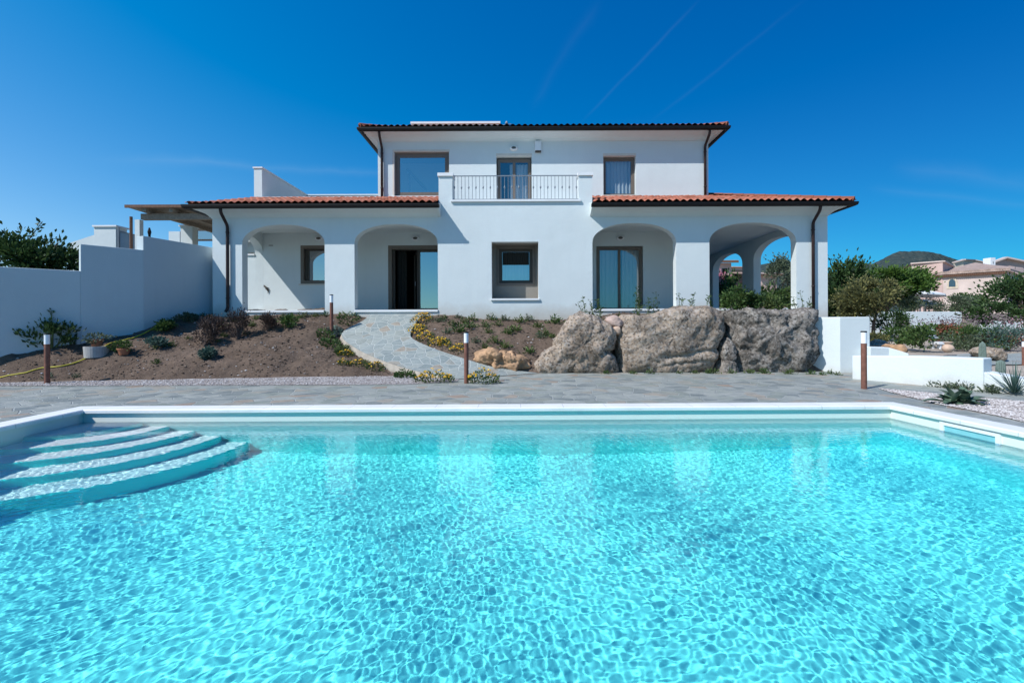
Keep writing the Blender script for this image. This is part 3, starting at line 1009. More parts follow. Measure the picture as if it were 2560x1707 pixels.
# ---------------------------------------------------------------- villa
F = 13.70; B = 15.90
villa = empty('villa', (0, 13.7, 1.3), 'large two storey white villa with arched porches, clay tile roofs and central balcony', 'house')
mp = M['villa']
outer = [(-9.23, .2), (9.25, .2), (9.25, 4.66), (2.19, 4.66), (2.19, 4.89), (-2.43, 4.89), (-2.43, 4.66), (-9.23, 4.66)]
holes = [arch(a, b, 1.60, 3.66, 4.24) for a, b in ((-8.34, -5.86), (-4.965, -2.46), (2.185, 4.70), (5.70, 8.31))]
holes.append(rect(-.845, .562, 1.985, 3.693))
wall_panel('wall', outer, holes, .28, 'y', F, mp, villa)
# back wall of the porches
wall_panel('wall', rect(-8.95, 6.59, 1.2, 4.80), [rect(-7.645, -6.42, 2.66, 4.0), rect(-4.59, -2.56, 1.66, 3.985), rect(2.67, 4.30, 1.66, 3.93)], .28, 'x' if False else 'y', B, mp, villa)
# end walls with arches
wall_panel('wall', rect(13.98, 22.4, .4, 4.66), [arch(14.22, 15.898, 1.60, 3.70, 4.2)], .28, 'x', -9.23, mp, villa)
wall_panel('wall', rect(13.98, 22.4, .2, 4.66), [arch(14.70, 17.50, 1.60, 3.62, 4.22), arch(18.38, 21.2, 1.60, 3.62, 4.22)], .28, 'x', 8.97, mp, villa)
parts('wall', [(6.59, 8.97, 22.12, 22.4, .4, 4.66), (6.31, 6.59, 16.18, 22.4, .4, 4.80), (-2.43, -2.15, 13.98, 15.9, .4, 4.89), (1.91, 2.19, 13.98, 15.9, .4, 4.89)], mp, villa)
# recess of the middle window
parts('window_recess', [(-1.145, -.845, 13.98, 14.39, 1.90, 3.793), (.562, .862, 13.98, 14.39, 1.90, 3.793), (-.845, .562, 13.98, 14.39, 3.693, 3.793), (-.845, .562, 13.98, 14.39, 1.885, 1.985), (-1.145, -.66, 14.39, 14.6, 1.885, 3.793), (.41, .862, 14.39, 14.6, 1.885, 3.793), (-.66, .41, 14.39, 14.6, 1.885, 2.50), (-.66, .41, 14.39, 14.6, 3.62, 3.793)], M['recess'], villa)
# porch floors with a white marble threshold, and ceilings
parts('porch_floor', [(-8.95, -2.43, 13.98, 15.9, 1.45, 1.655), (2.19, 6.59, 13.98, 15.9, 1.45, 1.655), (6.59, 8.97, 13.98, 22.12, 1.45, 1.655)], M['floor_tile'], villa)
parts('threshold', [(a + .002, b - .002, F - .035, F + .279, 1.600, 1.668) for a, b in ((-8.34, -5.86), (-4.965, -2.46), (2.185, 4.70), (5.70, 8.31))]
      + [(8.972, 9.285, a + .002, b - .002, 1.60, 1.668) for a, b in ((14.7, 17.5), (18.38, 21.2))] + [(-9.265, -8.952, 14.222, 15.896, 1.60, 1.668)], M['marble'], villa, bevel=.006)
parts('wall', [(-10.9, -9.232, B, B + .28, .4, 3.66)], mp, villa)
parts('wall_cap', [(-10.93, -9.235, B - .04, B + .32, 3.66, 3.71)], M['marble'], villa)
parts('ceiling', [(-8.95, -2.43, 13.98, 15.9, 4.42, 4.60), (2.19, 6.59, 13.98, 15.9, 4.42, 4.60), (6.59, 8.97, 13.98, 22.12, 4.42, 4.60)], M['plaster'], villa)
# upper storey
wall_panel('wall', rect(-4.93, 6.59, 4.80, 7.70), [rect(-4.36, -2.45, 5.70, 7.25), rect(-.80, .43, 4.96, 7.085), rect(2.93, 4.06, 5.70, 7.075)], .28, 'y', B + .001, mp, villa)
parts('wall', [(-4.93, -4.65, 16.181, 23.6, 4.3, 7.70), (6.31, 6.59, 16.181, 23.6, 4.801, 7.70), (-4.65, 6.31, 23.3, 23.6, 1.0, 7.70), (-8.95, -4.93, 22.1, 22.4, 1, 5.6)], mp, villa)
parts('interior_partition', [(-8.9, 6.3, 16.19, 23.2, 1.35, 1.60), (-8.9, 6.3, 16.19, 23.2, 4.5, 4.78), (-4.64, 6.3, 16.19, 23.2, 7.45, 7.69), (-8.9, 6.3, 18.4, 18.5, 1.6, 4.5), (-4.64, 6.3, 18.4, 18.5, 4.78, 7.45), (-2.15, 1.91, 15.4, 15.5, 1.4, 4.8)], M['dark'], villa)  # near-black colour stands in for the shade of unlit rooms
# roof terrace parapet on the left
parts('parapet', [(-9.30, -9.02, 15.98, 19.6, 4.70, 6.72), (-9.02, -4.93, 19.35, 19.6, 4.70, 6.72), (-9.02, -4.93, 15.93, 16.15, 4.82, 5.66)], M['plaster'], villa)
parts('parapet_cap', [(-9.33, -8.99, 15.95, 19.63, 6.72, 6.765), (-8.99, -4.935, 19.32, 19.63, 6.72, 6.765), (-8.99, -4.935, 15.905, 16.18, 5.66, 5.70)], M['marble'], villa)
mb = MB(); mb.box(-4.5, -.85, 19.2, 21.5, 7.6, 9.66)
rb = mb.build('roof_parapet', M['plaster'], villa)
mb = MB(); mb.box(-4.56, -.79, 19.14, 21.56, 9.66, 9.74)
mb.build('cap', M['marble'], rb)
mb = MB(); mb.tube([(-.55, 20, 8.2), (-.55, 20, 10.12)], .025, 6); mb.tube([(-.75, 20, 9.95), (-.35, 20, 10.0)], .02, 5); mb.lathe([(.03, 0), (.07, .03), (.03, .12)], (-.55, 20, 10.0), 8)
mb.build('aerial', M['iron'], villa)

# cornices (a cove under each gutter)
COVE = [(-.02, -.20), (.025, -.20), (.03, -.175), (.055, -.165), (.075, -.13), (.13, -.085), (.21, -.05), (.32, -.012), (.40, .03), (.41, .075), (-.02, .075)]
def cove(path, zb):
    return MB().sweep([(p[0], p[1], zb) for p in path], COVE)
mb = cove([(-9.23, 22.4), (-9.23, F), (-2.44, F)], 4.63)
mb.build('cornice', M['plaster'], villa)
mb = cove([(2.20, F), (9.25, F), (9.25, 22.4)], 4.63)
mb.build('cornice', M['plaster'], villa)
mb = cove([(-4.93, 23.6), (-4.93, B), (6.59, B), (6.59, 23.6)], 7.79)
mb.build('cornice', M['plaster'], villa)
# gutters
GUT = [(.40, .075), (.395, .012), (.425, -.028), (.48, -.035), (.53, -.010), (.545, .04), (.545, .082), (.53, .082), (.52, .04), (.42, .04), (.415, .075)]
def gutter(path, zb): return MB().sweep([(p[0], p[1], zb) for p in path], GUT)
gutter([(-9.23, 22.4), (-9.23, F), (-2.33, F)], 4.64).build('gutter', M['gutter'], villa)
gutter([(2.09, F), (9.25, F), (9.25, 22.4)], 4.64).build('gutter', M['gutter'], villa)
gutter([(-4.93, 23.6), (-4.93, B), (6.59, B), (6.59, 23.6)], 7.80).build('gutter', M['gutter'], villa)
for x0, x1 in ((-2.437, -2.36), (2.115, 2.197)):
    mb = MB(); mb.add([(x0, F - .005, 4.45), (x0, F - .41, 4.66), (x0, F - .41, 4.74), (x0, F - .005, 4.86), (x1, F - .005, 4.45), (x1, F - .41, 4.66), (x1, F - .41, 4.74), (x1, F - .005, 4.86)],
           [(0, 1, 2, 3), (7, 6, 5, 4), (0, 4, 5, 1), (1, 5, 6, 2), (2, 6, 7, 3), (3, 7, 4, 0)])
    mb.build('verge_board', M['plaster'], villa)


def tiles(name, o, u, v, ulen, vlen, slope, lim, mat, parent, seed, pitch=.205, row=.34):
    """barrel tiles as relief: o eave corner, u along the eave, v up the slope in plan, lim(v) -> (u0, u1)"""
    o = Vector(o); u = Vector(u); v = Vector(v); r = random.Random(seed)
    ncol = int(math.ceil(ulen / pitch)) + 1; sub = 8; nr = int(math.ceil(vlen / row))
    verts, faces, rnd = [], [], []
    us = [i * pitch / sub for i in range(ncol * sub + 1)]
    jit = {}
    for k in range(nr):
        for e in (0, 1):
            vv = min((k + e) * row, vlen)
            lo, hi = lim(min(vv, vlen))
            for i, uu in enumerate(us):
                c = min(max(uu, lo), hi)
                ph = (c / pitch) % 1.0
                key = (int(c / pitch), k)
                if key not in jit: jit[key] = (r.random(), r.uniform(-.006, .006))
                h = .058 * (max(0.0, math.cos(2 * PI * (ph - .5)) * .5 + .5) ** .7)
                h += (.030 if e == 0 else .002) + jit[key][1]
                p = o + u * c + v * vv + Vector((0, 0, slope * vv + h))
                verts.append(p); rnd.append(jit[key][0])
    n = len(us)
    for k in range(2 * nr - 1):
        for i in range(n - 1):
            a, b = k * n + i, k * n + i + 1
            if (verts[a] - verts[b]).length < 1e-5 and (verts[a + n] - verts[b + n]).length < 1e-5: continue
            faces.append((a, b, b + n, a + n))
    m_ = MB(); m_.v = [tuple(p) for p in verts]; m_.f = faces
    ob = m_.build(name, mat, parent, smooth=True, fix=False)
    at_ = ob.data.attributes.new('rnd', 'FLOAT', 'POINT')
    at_.data.foreach_set('value', rnd)
    return ob


SL = .33
E0 = F - .50
lr = tiles('roof', (-9.68, E0, 4.735), (1, 0, 0), (0, 1, 0), 7.25, 2.72, SL, lambda t: (min(t, .40), 7.245), M['tile'], villa, 1)
tiles('roof', (-9.70, 22.4, 4.735), (0, -1, 0), (1, 0, 0), 9.2, .42, SL, lambda t: (0, 9.2 - t), M['tile'], villa, 2)
tiles('roof', (2.19, E0, 4.735), (1, 0, 0), (0, 1, 0), 7.58, 2.72, SL, lambda t: (0, 7.58 - t), M['tile'], villa, 3)
tiles('roof', (9.76, E0, 4.735), (0, 1, 0), (-1, 0, 0), 9.2, 3.16, SL, lambda t: (t, 9.2), M['tile'], villa, 4)
tiles('roof', (-5.44, B - .51, 7.895), (1, 0, 0), (0, 1, 0), 12.54, 4.1, .32, lambda t: (t, 12.54 - t), M['tile'], villa, 5)
tiles('roof', (-5.44, 24.1, 7.895), (0, -1, 0), (1, 0, 0), 8.72, 4.3, .32, lambda t: (t, 8.72 - t), M['tile'], villa, 6)
tiles('roof', (7.10, B - .51, 7.895), (0, 1, 0), (-1, 0, 0), 8.72, 4.3, .32, lambda t: (t, 8.72 - t), M['tile'], villa, 7)
# hip and ridge tiles
def hip(a, b, r=.085):
    mb = MB(); a = Vector(a); b = Vector(b); n = int((b - a).length / .34)
    for k in range(n):
        p = a.lerp(b, k / n); q = a.lerp(b, (k + 1.12) / n)
        mb.tube([p, q], [r, r * .86], 10)
    mb.build('ridge_tiles', M['tile'], villa, smooth='edge')
hip((9.72, E0 + .04, 4.80), (6.6, E0 + 3.16, 5.83)); hip((-5.40, B - .47, 7.96), (-1.3, B + 3.63, 9.27)); hip((7.06, B - .47, 7.96), (2.96, B + 3.63, 9.27))
mb = MB()   # decks under the tiles
mb.add([(-9.6, E0 + .06, 4.735), (-2.44, E0 + .06, 4.735), (-2.44, 15.9, 5.60), (-9.25, 15.9, 5.60)], [(0, 1, 2, 3)])
mb.add([(2.2, E0 + .06, 4.735), (9.7, E0 + .06, 4.735), (6.6, 15.9, 5.60), (2.2, 15.9, 5.60)], [(0, 1, 2, 3)])
mb.add([(9.7, E0 + .06, 4.735), (9.7, 22.3, 4.735), (6.6, 22.3, 5.75), (6.6, 15.9, 5.75)], [(0, 1, 2, 3)])
mb.add([(-5.3, B - .4, 7.89), (7.0, B - .4, 7.89), (2.9, B + 3.6, 9.15), (-1.2, B + 3.6, 9.15)], [(0, 1, 2, 3)])
mb.build('roof_deck', M['dark'], villa, fix=False)

# balcony
parts('balcony_floor', [(-2.06, 1.835, F - .06, F + .28, 4.892, 4.95), (-2.15, 1.91, F + .28, B, 4.80, 4.94)], M['marble'], villa)
parts('parapet', [(-2.428, -2.015, F + .002, F + .40, 4.89, 5.67), (1.785, 2.188, F + .002, F + .40, 4.89, 5.67), (-2.428, -2.16, F + .40, B, 4.89, 5.33), (1.93, 2.188, F + .40, B, 4.89, 5.33)], mp, villa)
parts('pillar_cap', [(-2.455, -1.985, F - .04, F + .43, 5.67, 5.765), (1.755, 2.215, F - .04, F + .43, 5.67, 5.765)], M['marble'], villa)
mb = MB(); mb.box(-2.015, 1.785, F + .06, F + .09, 5.685, 5.71); mb.box(-2.015, 1.785, F + .065, F + .085, 4.985, 5.0)
rail = mb.build('railing', M['iron'], villa)
mb = MB(); mb.tube([(0, 0, 0), (0, 0, .70)], .0085, 6); plain = mb
mb2 = MB(); mb2.tube([(0, 0, 0), (0, 0, .70)], .0085, 6); mb2.lathe([(.008, -.05), (.024, -.015), (.024, .015), (.008, .05)], (0, 0, .36), 8)
for k in range(35):
    x = -1.965 + k * .1085
    if k == 0: b0 = mb2.build('baluster', M['iron'], rail, local=True); b0.location = (x, F + .075, 4.99)
    elif k == 1: b1 = plain.build('baluster', M['iron'], rail, local=True); b1.location = (x, F + .075, 4.99)
    else:
        c = (b0 if k % 2 == 0 else b1).copy(); COL.objects.link(c); c.parent = rail; c.location = (x, F + .075, 4.99)

# downpipes
def pipe(pts, r=.044):
    q = []
    for i, p in enumerate(pts):
        p = Vector(p)
        if 0 < i < len(pts) - 1:
            a = Vector(pts[i - 1]); b = Vector(pts[i + 1])
            for t in (0, .25, .5, .75, 1):
                u = p + (a - p).normalized() * .08; w = p + (b - p).normalized() * .08
                q.append(u.lerp(p, t).lerp(p.lerp(w, t), t))
        else: q.append(p)
    m_ = MB(); m_.tube(q, r, 12)
    return m_
def clamps(m_, x, y, zs, wall_y):
    for z in zs:
        m_.lathe([(.052, 0), (.052, .035)], (x, y, z), 12); m_.box(x - .012, x + .012, y, wall_y, z + .005, z + .03)
m_ = pipe([(-8.70, F - .44, 4.63), (-8.70, F - .42, 4.50), (-8.73, F - .075, 4.20), (-8.73, F - .075, 1.72), (-8.78, F - .11, 1.62)]); clamps(m_, -8.73, F - .075, (3.98, 2.02), F)
m_.build('downpipe', M['copper'], villa, smooth=True)
m_ = pipe([(8.755, F - .44, 4.63), (8.755, F - .42, 4.50), (8.77, F - .075, 4.22), (8.77, F - .075, 1.2)]); clamps(m_, 8.77, F - .075, (3.98, 2.3), F)
m_.build('downpipe', M['copper'], villa, smooth=True)
m_ = pipe([(-4.75, B - .44, 7.79), (-4.75, B - .42, 7.66), (-4.77, B - .075, 7.38), (-4.77, B - .075, 5.45)]); clamps(m_, -4.77, B - .075, (7.15, 5.95), B)
m_.build('downpipe', M['copper'], villa, smooth=True)
m_ = pipe([(6.47, B - .44, 7.79), (6.47, B - .42, 7.66), (6.45, B - .075, 7.38), (6.45, B - .075, 5.45)]); clamps(m_, 6.45, B - .075, (7.15, 5.95), B)
m_.build('downpipe', M['copper'], villa, smooth=True)


# windows and doors
def sash(m_, x0, x1, y0, y1, z0, z1, w):
    m_.box(x0, x1, y0, y1, z0, z0 + w); m_.box(x0, x1, y0, y1, z1 - w, z1)
    m_.box(x0, x0 + w, y0, y1, z0 + w, z1 - w); m_.box(x1 - w, x1, y0, y1, z0 + w, z1 - w)


def folds(x0, x1, y, z0, z1, amp=.035, lam=.13, seed=0, gather=0.0):
    r = random.Random(seed); ph = r.random() * 6
    m_ = MB(); n = int((x1 - x0) / .012)
    for j in range(7):
        t = j / 6
        for i in range(n + 1):
            x = x0 + (x1 - x0) * i / n
            yy = y + amp * (.6 + .4 * t) * (math.sin(x * 2 * PI / lam + ph + .6 * math.sin(x * 5)) + .35 * math.sin(x * 2 * PI / lam * 2.3 + 1))
            m_.v.append((x + gather * t * math.sin(3 * x), yy, z1 + (z0 - z1) * t))
    m_.f = [(j * (n + 1) + i, j * (n + 1) + i + 1, (j + 1) * (n + 1) + i + 1, (j + 1) * (n + 1) + i) for j in range(6) for i in range(n)]
    return m_


def opening(name, x0, x1, z0, z1, y, leaves, fw=.07, sw=.05, mat=None, door=False, sill=None, label=None, gl='glass'):
    """frame with one sash and pane per leaf; leaves: list of (x0, x1, glazed)"""
    mat = mat or M['frame']
    m_ = MB(); sash(m_, x0, x1, y, y + .09, z0, z1, fw)
    fr = m_.build(name, mat, villa, bevel=.004)
    if label: fr['label'] = label
    for (a, b, glazed) in leaves:
        if glazed:
            m_ = MB(); sash(m_, a, b, y + .02, y + .075, z0 + fw, z1 - fw, sw)
            m_.build('sash', mat, fr, bevel=.003)
            m_ = MB(); m_.add([(a + sw, y + .05, z0 + fw + sw), (b - sw, y + .05, z0 + fw + sw), (b - sw, y + .05, z1 - fw - sw), (a + sw, y + .05, z1 - fw - sw)], [(0, 1, 2, 3)])
            m_.build('pane', M[gl], fr, fix=False)
    if sill:
        m_ = MB(); m_.box(x0 - sill[0], x1 + sill[0], sill[1], y + .1, z0 - .045, z0); m_.build('sill', sill[2], fr, bevel=.004)
    return fr


# ground floor, left porch
f = opening('window', -7.53, -6.42, 2.665, 3.955, B + .10, [(-7.46, -6.49, True)], .07, .06, M['frame_dark'])
m_ = MB(); sash(m_, -7.645, -6.42, B + .005, B + .10, 2.66, 4.0, .11); m_.build('surround', M['frame'], f)
m_ = MB(); m_.box(-7.70, -6.38, B - .03, B + .1, 2.615, 2.66); m_.build('sill', M['trim'], f)
f = opening('door', -4.45, -2.58, 1.668, 3.90, B + .10, [(-3.56, -2.65, True)], .07, .06, M['frame_dark'], label='wide glazed door with its left leaf folded open')
m_ = MB(); sash(m_, -4.59, -2.56, B + .004, B + .10, 1.64, 3.985, .13); m_.build('surround', M['frame'], f)
m_ = MB()                                                  # the open leaf, swung inwards
ax0, ay0 = -3.62, B + .16; dx, dy = -.30, .82
for t0, t1, z0, z1 in ((0, 1, 1.74, 1.80), (0, 1, 3.77, 3.83), (0, .07, 1.80, 3.77), (.93, 1, 1.80, 3.77)):
    p0 = (ax0 + dx * t0, ay0 + dy * t0); p1 = (ax0 + dx * t1, ay0 + dy * t1)
    m_.hexa([(p0[0], p0[1], z0), (p0[0] + .05, p0[1] + .02, z0), (p1[0] + .05, p1[1] + .02, z0), (p1[0], p1[1], z0), (p0[0], p0[1], z1), (p0[0] + .05, p0[1] + .02, z1), (p1[0] + .05, p1[1] + .02, z1), (p1[0], p1[1], z1)])
m_.build('leaf', M['frame_dark'], f)
m_ = MB(); m_.tube([(-3.66, B + .12, 2.72), (-3.66, B + .07, 2.72), (-3.66, B + .07, 2.58)], .012, 6); m_.build('handle', M['iron'], f)
folds(-4.40, -4.05, B + .45, 1.70, 3.85, .03, .11, 3).build('curtain', M['curtain_dark'], f, smooth=True, fix=False)
# ground floor, right porch
f = opening('door', 2.685, 4.285, 1.668, 3.915, B + .05, [(2.755, 3.485, True), (3.485, 4.215, True)], .07, .045, M['frame'], label='glazed double door with white curtains', gl='glass_clear')
folds(2.78, 3.55, B + .19, 1.70, 3.86, .045, .15, 4).build('curtain', M['curtain'], f, smooth=True, fix=False)
folds(3.60, 4.2, B + .20, 1.70, 3.86, .045, .17, 5).build('curtain', M['curtain'], f, smooth=True, fix=False)
m_ = MB(); m_.tube([(3.46, B + .05, 2.74), (3.46, B + .0, 2.74), (3.46, B + .0, 2.60)], .011, 6); m_.build('handle', M['iron'], f)
# middle window in its recess
f = opening('window', -.66, .41, 2.505, 3.615, 14.44, [(-.61, .36, True)], .05, .055, M['frame_dark'], label='small window deep in a square recess, upper half covered by an added dark cloth')
m_ = MB(); sash(m_, -.73, .48, 14.365, 14.44, 2.44, 3.675, .075); m_.build('surround', M['frame'], f)
folds(-.545, .295, 14.475, 3.10, 3.50, .010, .075, 6).build('shade', M['curtain_dark'], f, smooth=True, fix=False)  # added dark cloth outside the pane to block its sky reflection
folds(-.6, .35, 14.62, 2.52, 3.6, .02, .10, 8).build('curtain', M['curtain'], f, smooth=True, fix=False)
m_ = MB(); m_.box(-.875, .592, F - .05, F + .30, 1.935, 1.99); m_.build('sill', M['marble'], f, bevel=.005)
# upper floor
f = opening('window', -4.36, -2.45, 5.705, 7.25, B + .09, [(-4.30, -2.51, True)], .06, .10, M['frame'], label='large single pane picture window left of the balcony')
m_ = MB(); m_.box(-4.44, -2.4, B - .04, B + .12, 5.655, 5.70); m_.build('sill', M['marble'], f)
m_ = MB(); m_.box(-4.42, -2.43, B - .008, B + .03, 7.252, 7.315); m_.box(-4.42, -4.362, B - .008, B + .03, 5.70, 7.252); m_.build('surround', M['trim'], f)
m_ = MB(); m_.box(-4.16, -4.10, B + 1.2, B + 1.26, 4.9, 6.9); m_.box(-3.6, -3.55, B + 1.9, B + 1.95, 4.9, 6.6); m_.bar((-4.13, B + .9, 6.95), (-3.2, B + 2.3, 6.0), .06); m_.build('inner_rail', M['frame_dark'], f)
f = opening('door', -.77, .40, 4.955, 7.02, B + .14, [(-.72, -.185, True), (-.185, .35, True)], .05, .05, M['frame'], gl='glass_clear')
folds(-.34, -.20, B + .35, 4.98, 6.9, .03, .10, 9).build('curtain', M['curtain'], f, smooth=True, fix=False)
folds(-.1, .35, B + .36, 4.98, 6.9, .03, .12, 10).build('curtain', M['curtain'], f, smooth=True, fix=False)
m_ = MB(); m_.box(-.81, .44, B - .006, B + .05, 7.088, 7.17); m_.build('surround', M['trim'], f)
f = opening('window', 2.95, 4.04, 5.705, 7.055, B + .16, [(3.0, 3.99, True)], .05, .05, M['frame'], gl='glass_clear')
folds(3.05, 3.95, B + .34, 5.75, 7.0, .035, .14, 12).build('curtain', M['curtain'], f, smooth=True, fix=False)
m_ = MB(); m_.box(2.86, 4.10, B - .05, B + .13, 5.655, 5.70); m_.build('sill', M['trim'], f)
m_ = MB(); m_.box(2.92, 4.07, B - .006, B + .05, 7.077, 7.16); m_.build('surround', M['trim'], f)

parts('interior_wall', [(-4.6, -2.0, 17.6, 17.7, 4.79, 7.44)], M['plaster'], villa)
# wall fittings
def bulkhead(x, z, y):
    m_ = MB(); n = 20
    for k, (r, d) in enumerate(((1, 0), (1, .05), (.86, .085), (.62, .09))):
        for i in range(n):
            a = 2 * PI * i / n; m_.v.append((x + .135 * r * math.cos(a), y - d, z + .075 * r * math.sin(a)))
    for k in range(3):
        for i in range(n): m_.f.append((k * n + i, k * n + (i + 1) % n, (k + 1) * n + (i + 1) % n, (k + 1) * n + i))
    o = m_.build('wall_lamp', M['white'], villa, smooth=False)
    m_ = MB(); m_.v = [(x, y - .105, z)]
    for k, (r, d) in enumerate(((.35, .104), (.60, .088))):
        for i in range(n):
            a = 2 * PI * i / n; m_.v.append((x + .135 * r * math.cos(a), y - d, z + .075 * r * math.sin(a)))
    for i in range(n): m_.f.append((0, 1 + (i + 1) % n, 1 + i)); m_.f.append((1 + i, 1 + (i + 1) % n, 1 + n + (i + 1) % n, 1 + n + i))
    m_.build('lamp_glass', simple('lamp_glass', (.10, .10, .09), .25, .1), o)
for x, z, y in ((-6.98, 4.23, B), (-3.62, 4.22, B), (3.50, 4.20, B), (-.19, 7.34, B)): bulkhead(x, z, y)
m_ = MB(); m_.box(.545, .765, B - .10, B, 7.24, 7.57); ab = m_.build('alarm_box', M['white'], villa, bevel=.012)
m_ = MB(); m_.box(.555, .755, B - .095, B - .01, 7.19, 7.239); m_.build('alarm_light', M['frame_dark'], ab)
m_ = MB(); m_.box(-8.74, -8.60, B - .02, B, 3.98, 4.02); m_.build('vent', M['grey'], villa)
# metal lizard ornament on the porch wall
lz = Z2(548, 790); c = at(lz[0], lz[1], B)
m_ = MB(); m_.tube([c + Vector((-.10, -.025, .12)), c + Vector((-.03, -.03, .05)), c + Vector((.02, -.03, -.02)), c + Vector((.05, -.02, -.10)), c + Vector((.035, -.02, -.17))], [.018, .030, .03, .016, .005], 8)
for (a, b) in ((.05, -.11), (.05, .06), (-.02, -.06), (-.02, .10)): m_.tube([c + Vector((-.02 if a > 0 else .02, -.02, a)), c + Vector((b, -.015, a - .02 if b > 0 else a + .02))], .009, 5)
tag(m_.build('lizard_ornament', M['frame_dark']), 'small dark metal lizard ornament fixed to the sunlit left porch wall', 'ornament')
# ---------------------------------------------------------------- plants
def leaf_mesh(points, dirs, size, asp=.45, rng=None, fold=.15):
    """diamond leaves at points"""
    r = rng or random.Random(1); mb = MB()
    for p, d in zip(points, dirs):
        s = size * r.uniform(.65, 1.3)
        d = Vector(d).normalized() if Vector(d).length > 1e-6 else Vector((0, 0, 1))
        q = Vector((r.uniform(-1, 1), r.uniform(-1, 1), r.uniform(-.4, 1)))
        w = d.cross(q)
        w = w.normalized() if w.length > 1e-5 else Vector((1, 0, 0))
        n = d.cross(w)
        p = Vector(p)
        mb.add([p, p + d * s * .5 + w * s * asp * .5 + n * s * fold * .3, p + d * s - n * s * fold * .5, p + d * s * .5 - w * s * asp * .5 + n * s * fold * .3], [(0, 1, 2, 3)])
    return mb


def cloud(center, radii, n, clumps, seed, tight=.33, shell=.55, flat=0.0):
    """leaf positions in clumps spread over an ellipsoid; returns points, dirs, clump centres"""
    r = random.Random(seed); cs = []
    while len(cs) < clumps:
        v = Vector((r.gauss(0, 1), r.gauss(0, 1), r.gauss(0, 1))).normalized()
        k = r.uniform(shell, 1.0) ** .7
        if v.z < -.55 and r.random() < .6: continue
        cs.append((v * k, r.uniform(.6, 1.25)))
    P, D = [], []
    for i in range(n):
        c, sz = r.choice(cs)
        o = Vector((r.gauss(0, 1), r.gauss(0, 1), r.gauss(0, 1))) * tight * sz * .6
        q = c + o
        P.append(Vector((center[0] + q.x * radii[0], center[1] + q.y * radii[1], center[2] + q.z * radii[2])))
        d = o.normalized() * .7 + c * .6 + Vector((r.uniform(-.6, .6), r.uniform(-.6, .6), r.uniform(-.3, .7)))
        D.append(d)
    return P, D, [Vector((center[0] + c.x * radii[0] * .85, center[1] + c.y * radii[1] * .85, center[2] + c.z * radii[2] * .85)) for c, _ in cs]


def tree(name, base, fork, crowns, label, cat='tree', leaf=.16, mat='leaf_dark', seed=1, tr=.12, group=None, sprigs=(), n=3000, limbs=9, tight=.33, asp=.5):
    """crowns: list of (centre, radii, share)"""
    n = int(n * 2.2); leaf *= 1.15
    base = Vector(base); fork = Vector(fork); r = random.Random(seed)
    root = empty(name, base, label, cat, group)
    mb = MB(); allc = []; P, D = [], []
    for i, (c, rad, share) in enumerate(crowns):
        p, d, cs = cloud(c, rad, int(n * share), max(6, int(30 * share)), seed * 7 + i, tight)
        P += p; D += d; allc += cs
    mid = base.lerp(fork, .5) + Vector((r.uniform(-.1, .1), r.uniform(-.1, .1), 0)) * (fork - base).length
    mb.tube([base - Vector((0, 0, .15)), base + (mid - base) * .4, mid, fork], [tr * 1.35, tr * 1.05, tr * .9, tr * .75], 9)
    for c in r.sample(allc, min(limbs, len(allc))):
        m_ = fork.lerp(c, .5) + Vector((r.uniform(-.15, .15), r.uniform(-.15, .15), .12)) * (c - fork).length
        mb.tube([fork - Vector((0, 0, .05)), m_, c], [tr * .55, tr * .32, tr * .10], 6)
    for (a, b) in sprigs:
        a = Vector(a); b = Vector(b); m_ = a.lerp(b, .5) + Vector((.05, 0, .03))
        mb.tube([a, m_, b], [.02, .014, .006], 5)
        for k in range(26):
            t = r.random() ** .7; P.append(a.lerp(b, t) + Vector((r.gauss(0, .03), r.gauss(0, .03), r.gauss(0, .03)))); D.append(Vector((r.uniform(-1, 1), r.uniform(-1, 1), r.uniform(-.2, 1))))
    mb.build('trunk', M['wood_bark'], root, smooth=True)
    leaf_mesh(P, D, leaf, asp, r).build('crown', M[mat], root, fix=False)
    return root


def shrub(name, base, rad, height, label, cat='shrub', leaf=.06, mat='leaf_mid', n=500, seed=1, group=None, stems=7, asp=.5, tight=.38, upright=0.0, stem_mat='stem', clumps=14):
    base = Vector(base); r = random.Random(seed); n = int(n * 1.9); leaf *= 1.2
    root = empty(name, base, label, cat, group)
    P, D, cs = cloud((base.x, base.y, base.z + height * .5), (rad, rad, height * .5), n, clumps, seed, tight)
    if upright: D = [d * (1 - upright) + Vector((0, 0, 1)) * upright for d in D]
    P = [p if p.z > base.z + .01 else Vector((p.x, p.y, base.z + r.uniform(.01, .25) * height)) for p in P]
    mb = MB()
    for c in r.sample(cs, min(stems, len(cs))):
        mb.tube([base + Vector((r.gauss(0, .02), r.gauss(0, .02), -.03)), base.lerp(c, .5) + Vector((r.gauss(0, .03), r.gauss(0, .03), .02)), c], [.012 * height / .4 + .003, .008 * height / .4 + .002, .003], 5)
    mb.build('stems', M[stem_mat], root)
    leaf_mesh(P, D, leaf, asp, r).build('foliage', M[mat], root, fix=False)
    return root


def weed_mb(rad, h, n, seed, leaf, asp=.35):
    r = random.Random(seed); P, D = [], []
    for i in range(n):
        a = r.random() * 6.28; q = abs(r.gauss(0, .38)) * rad
        P.append(Vector((q * math.cos(a), q * math.sin(a), r.random() ** 1.6 * h * max(.15, 1 - q / rad))))
        D.append(Vector((math.cos(a), math.sin(a), r.uniform(.1, 1.6))))
    mb = leaf_mesh(P, D, leaf, asp, r)
    for p in P:   # each leaf stalk runs down to one root
        mb.add([(-.003, 0, .0), (.003, 0, .0), tuple(p)], [(0, 1, 2)])
    mb.add([(-.02, -.02, .0), (.02, -.02, .0), (.02, .02, .0), (-.02, .02, .0)], [(0, 1, 2, 3)])
    return mb


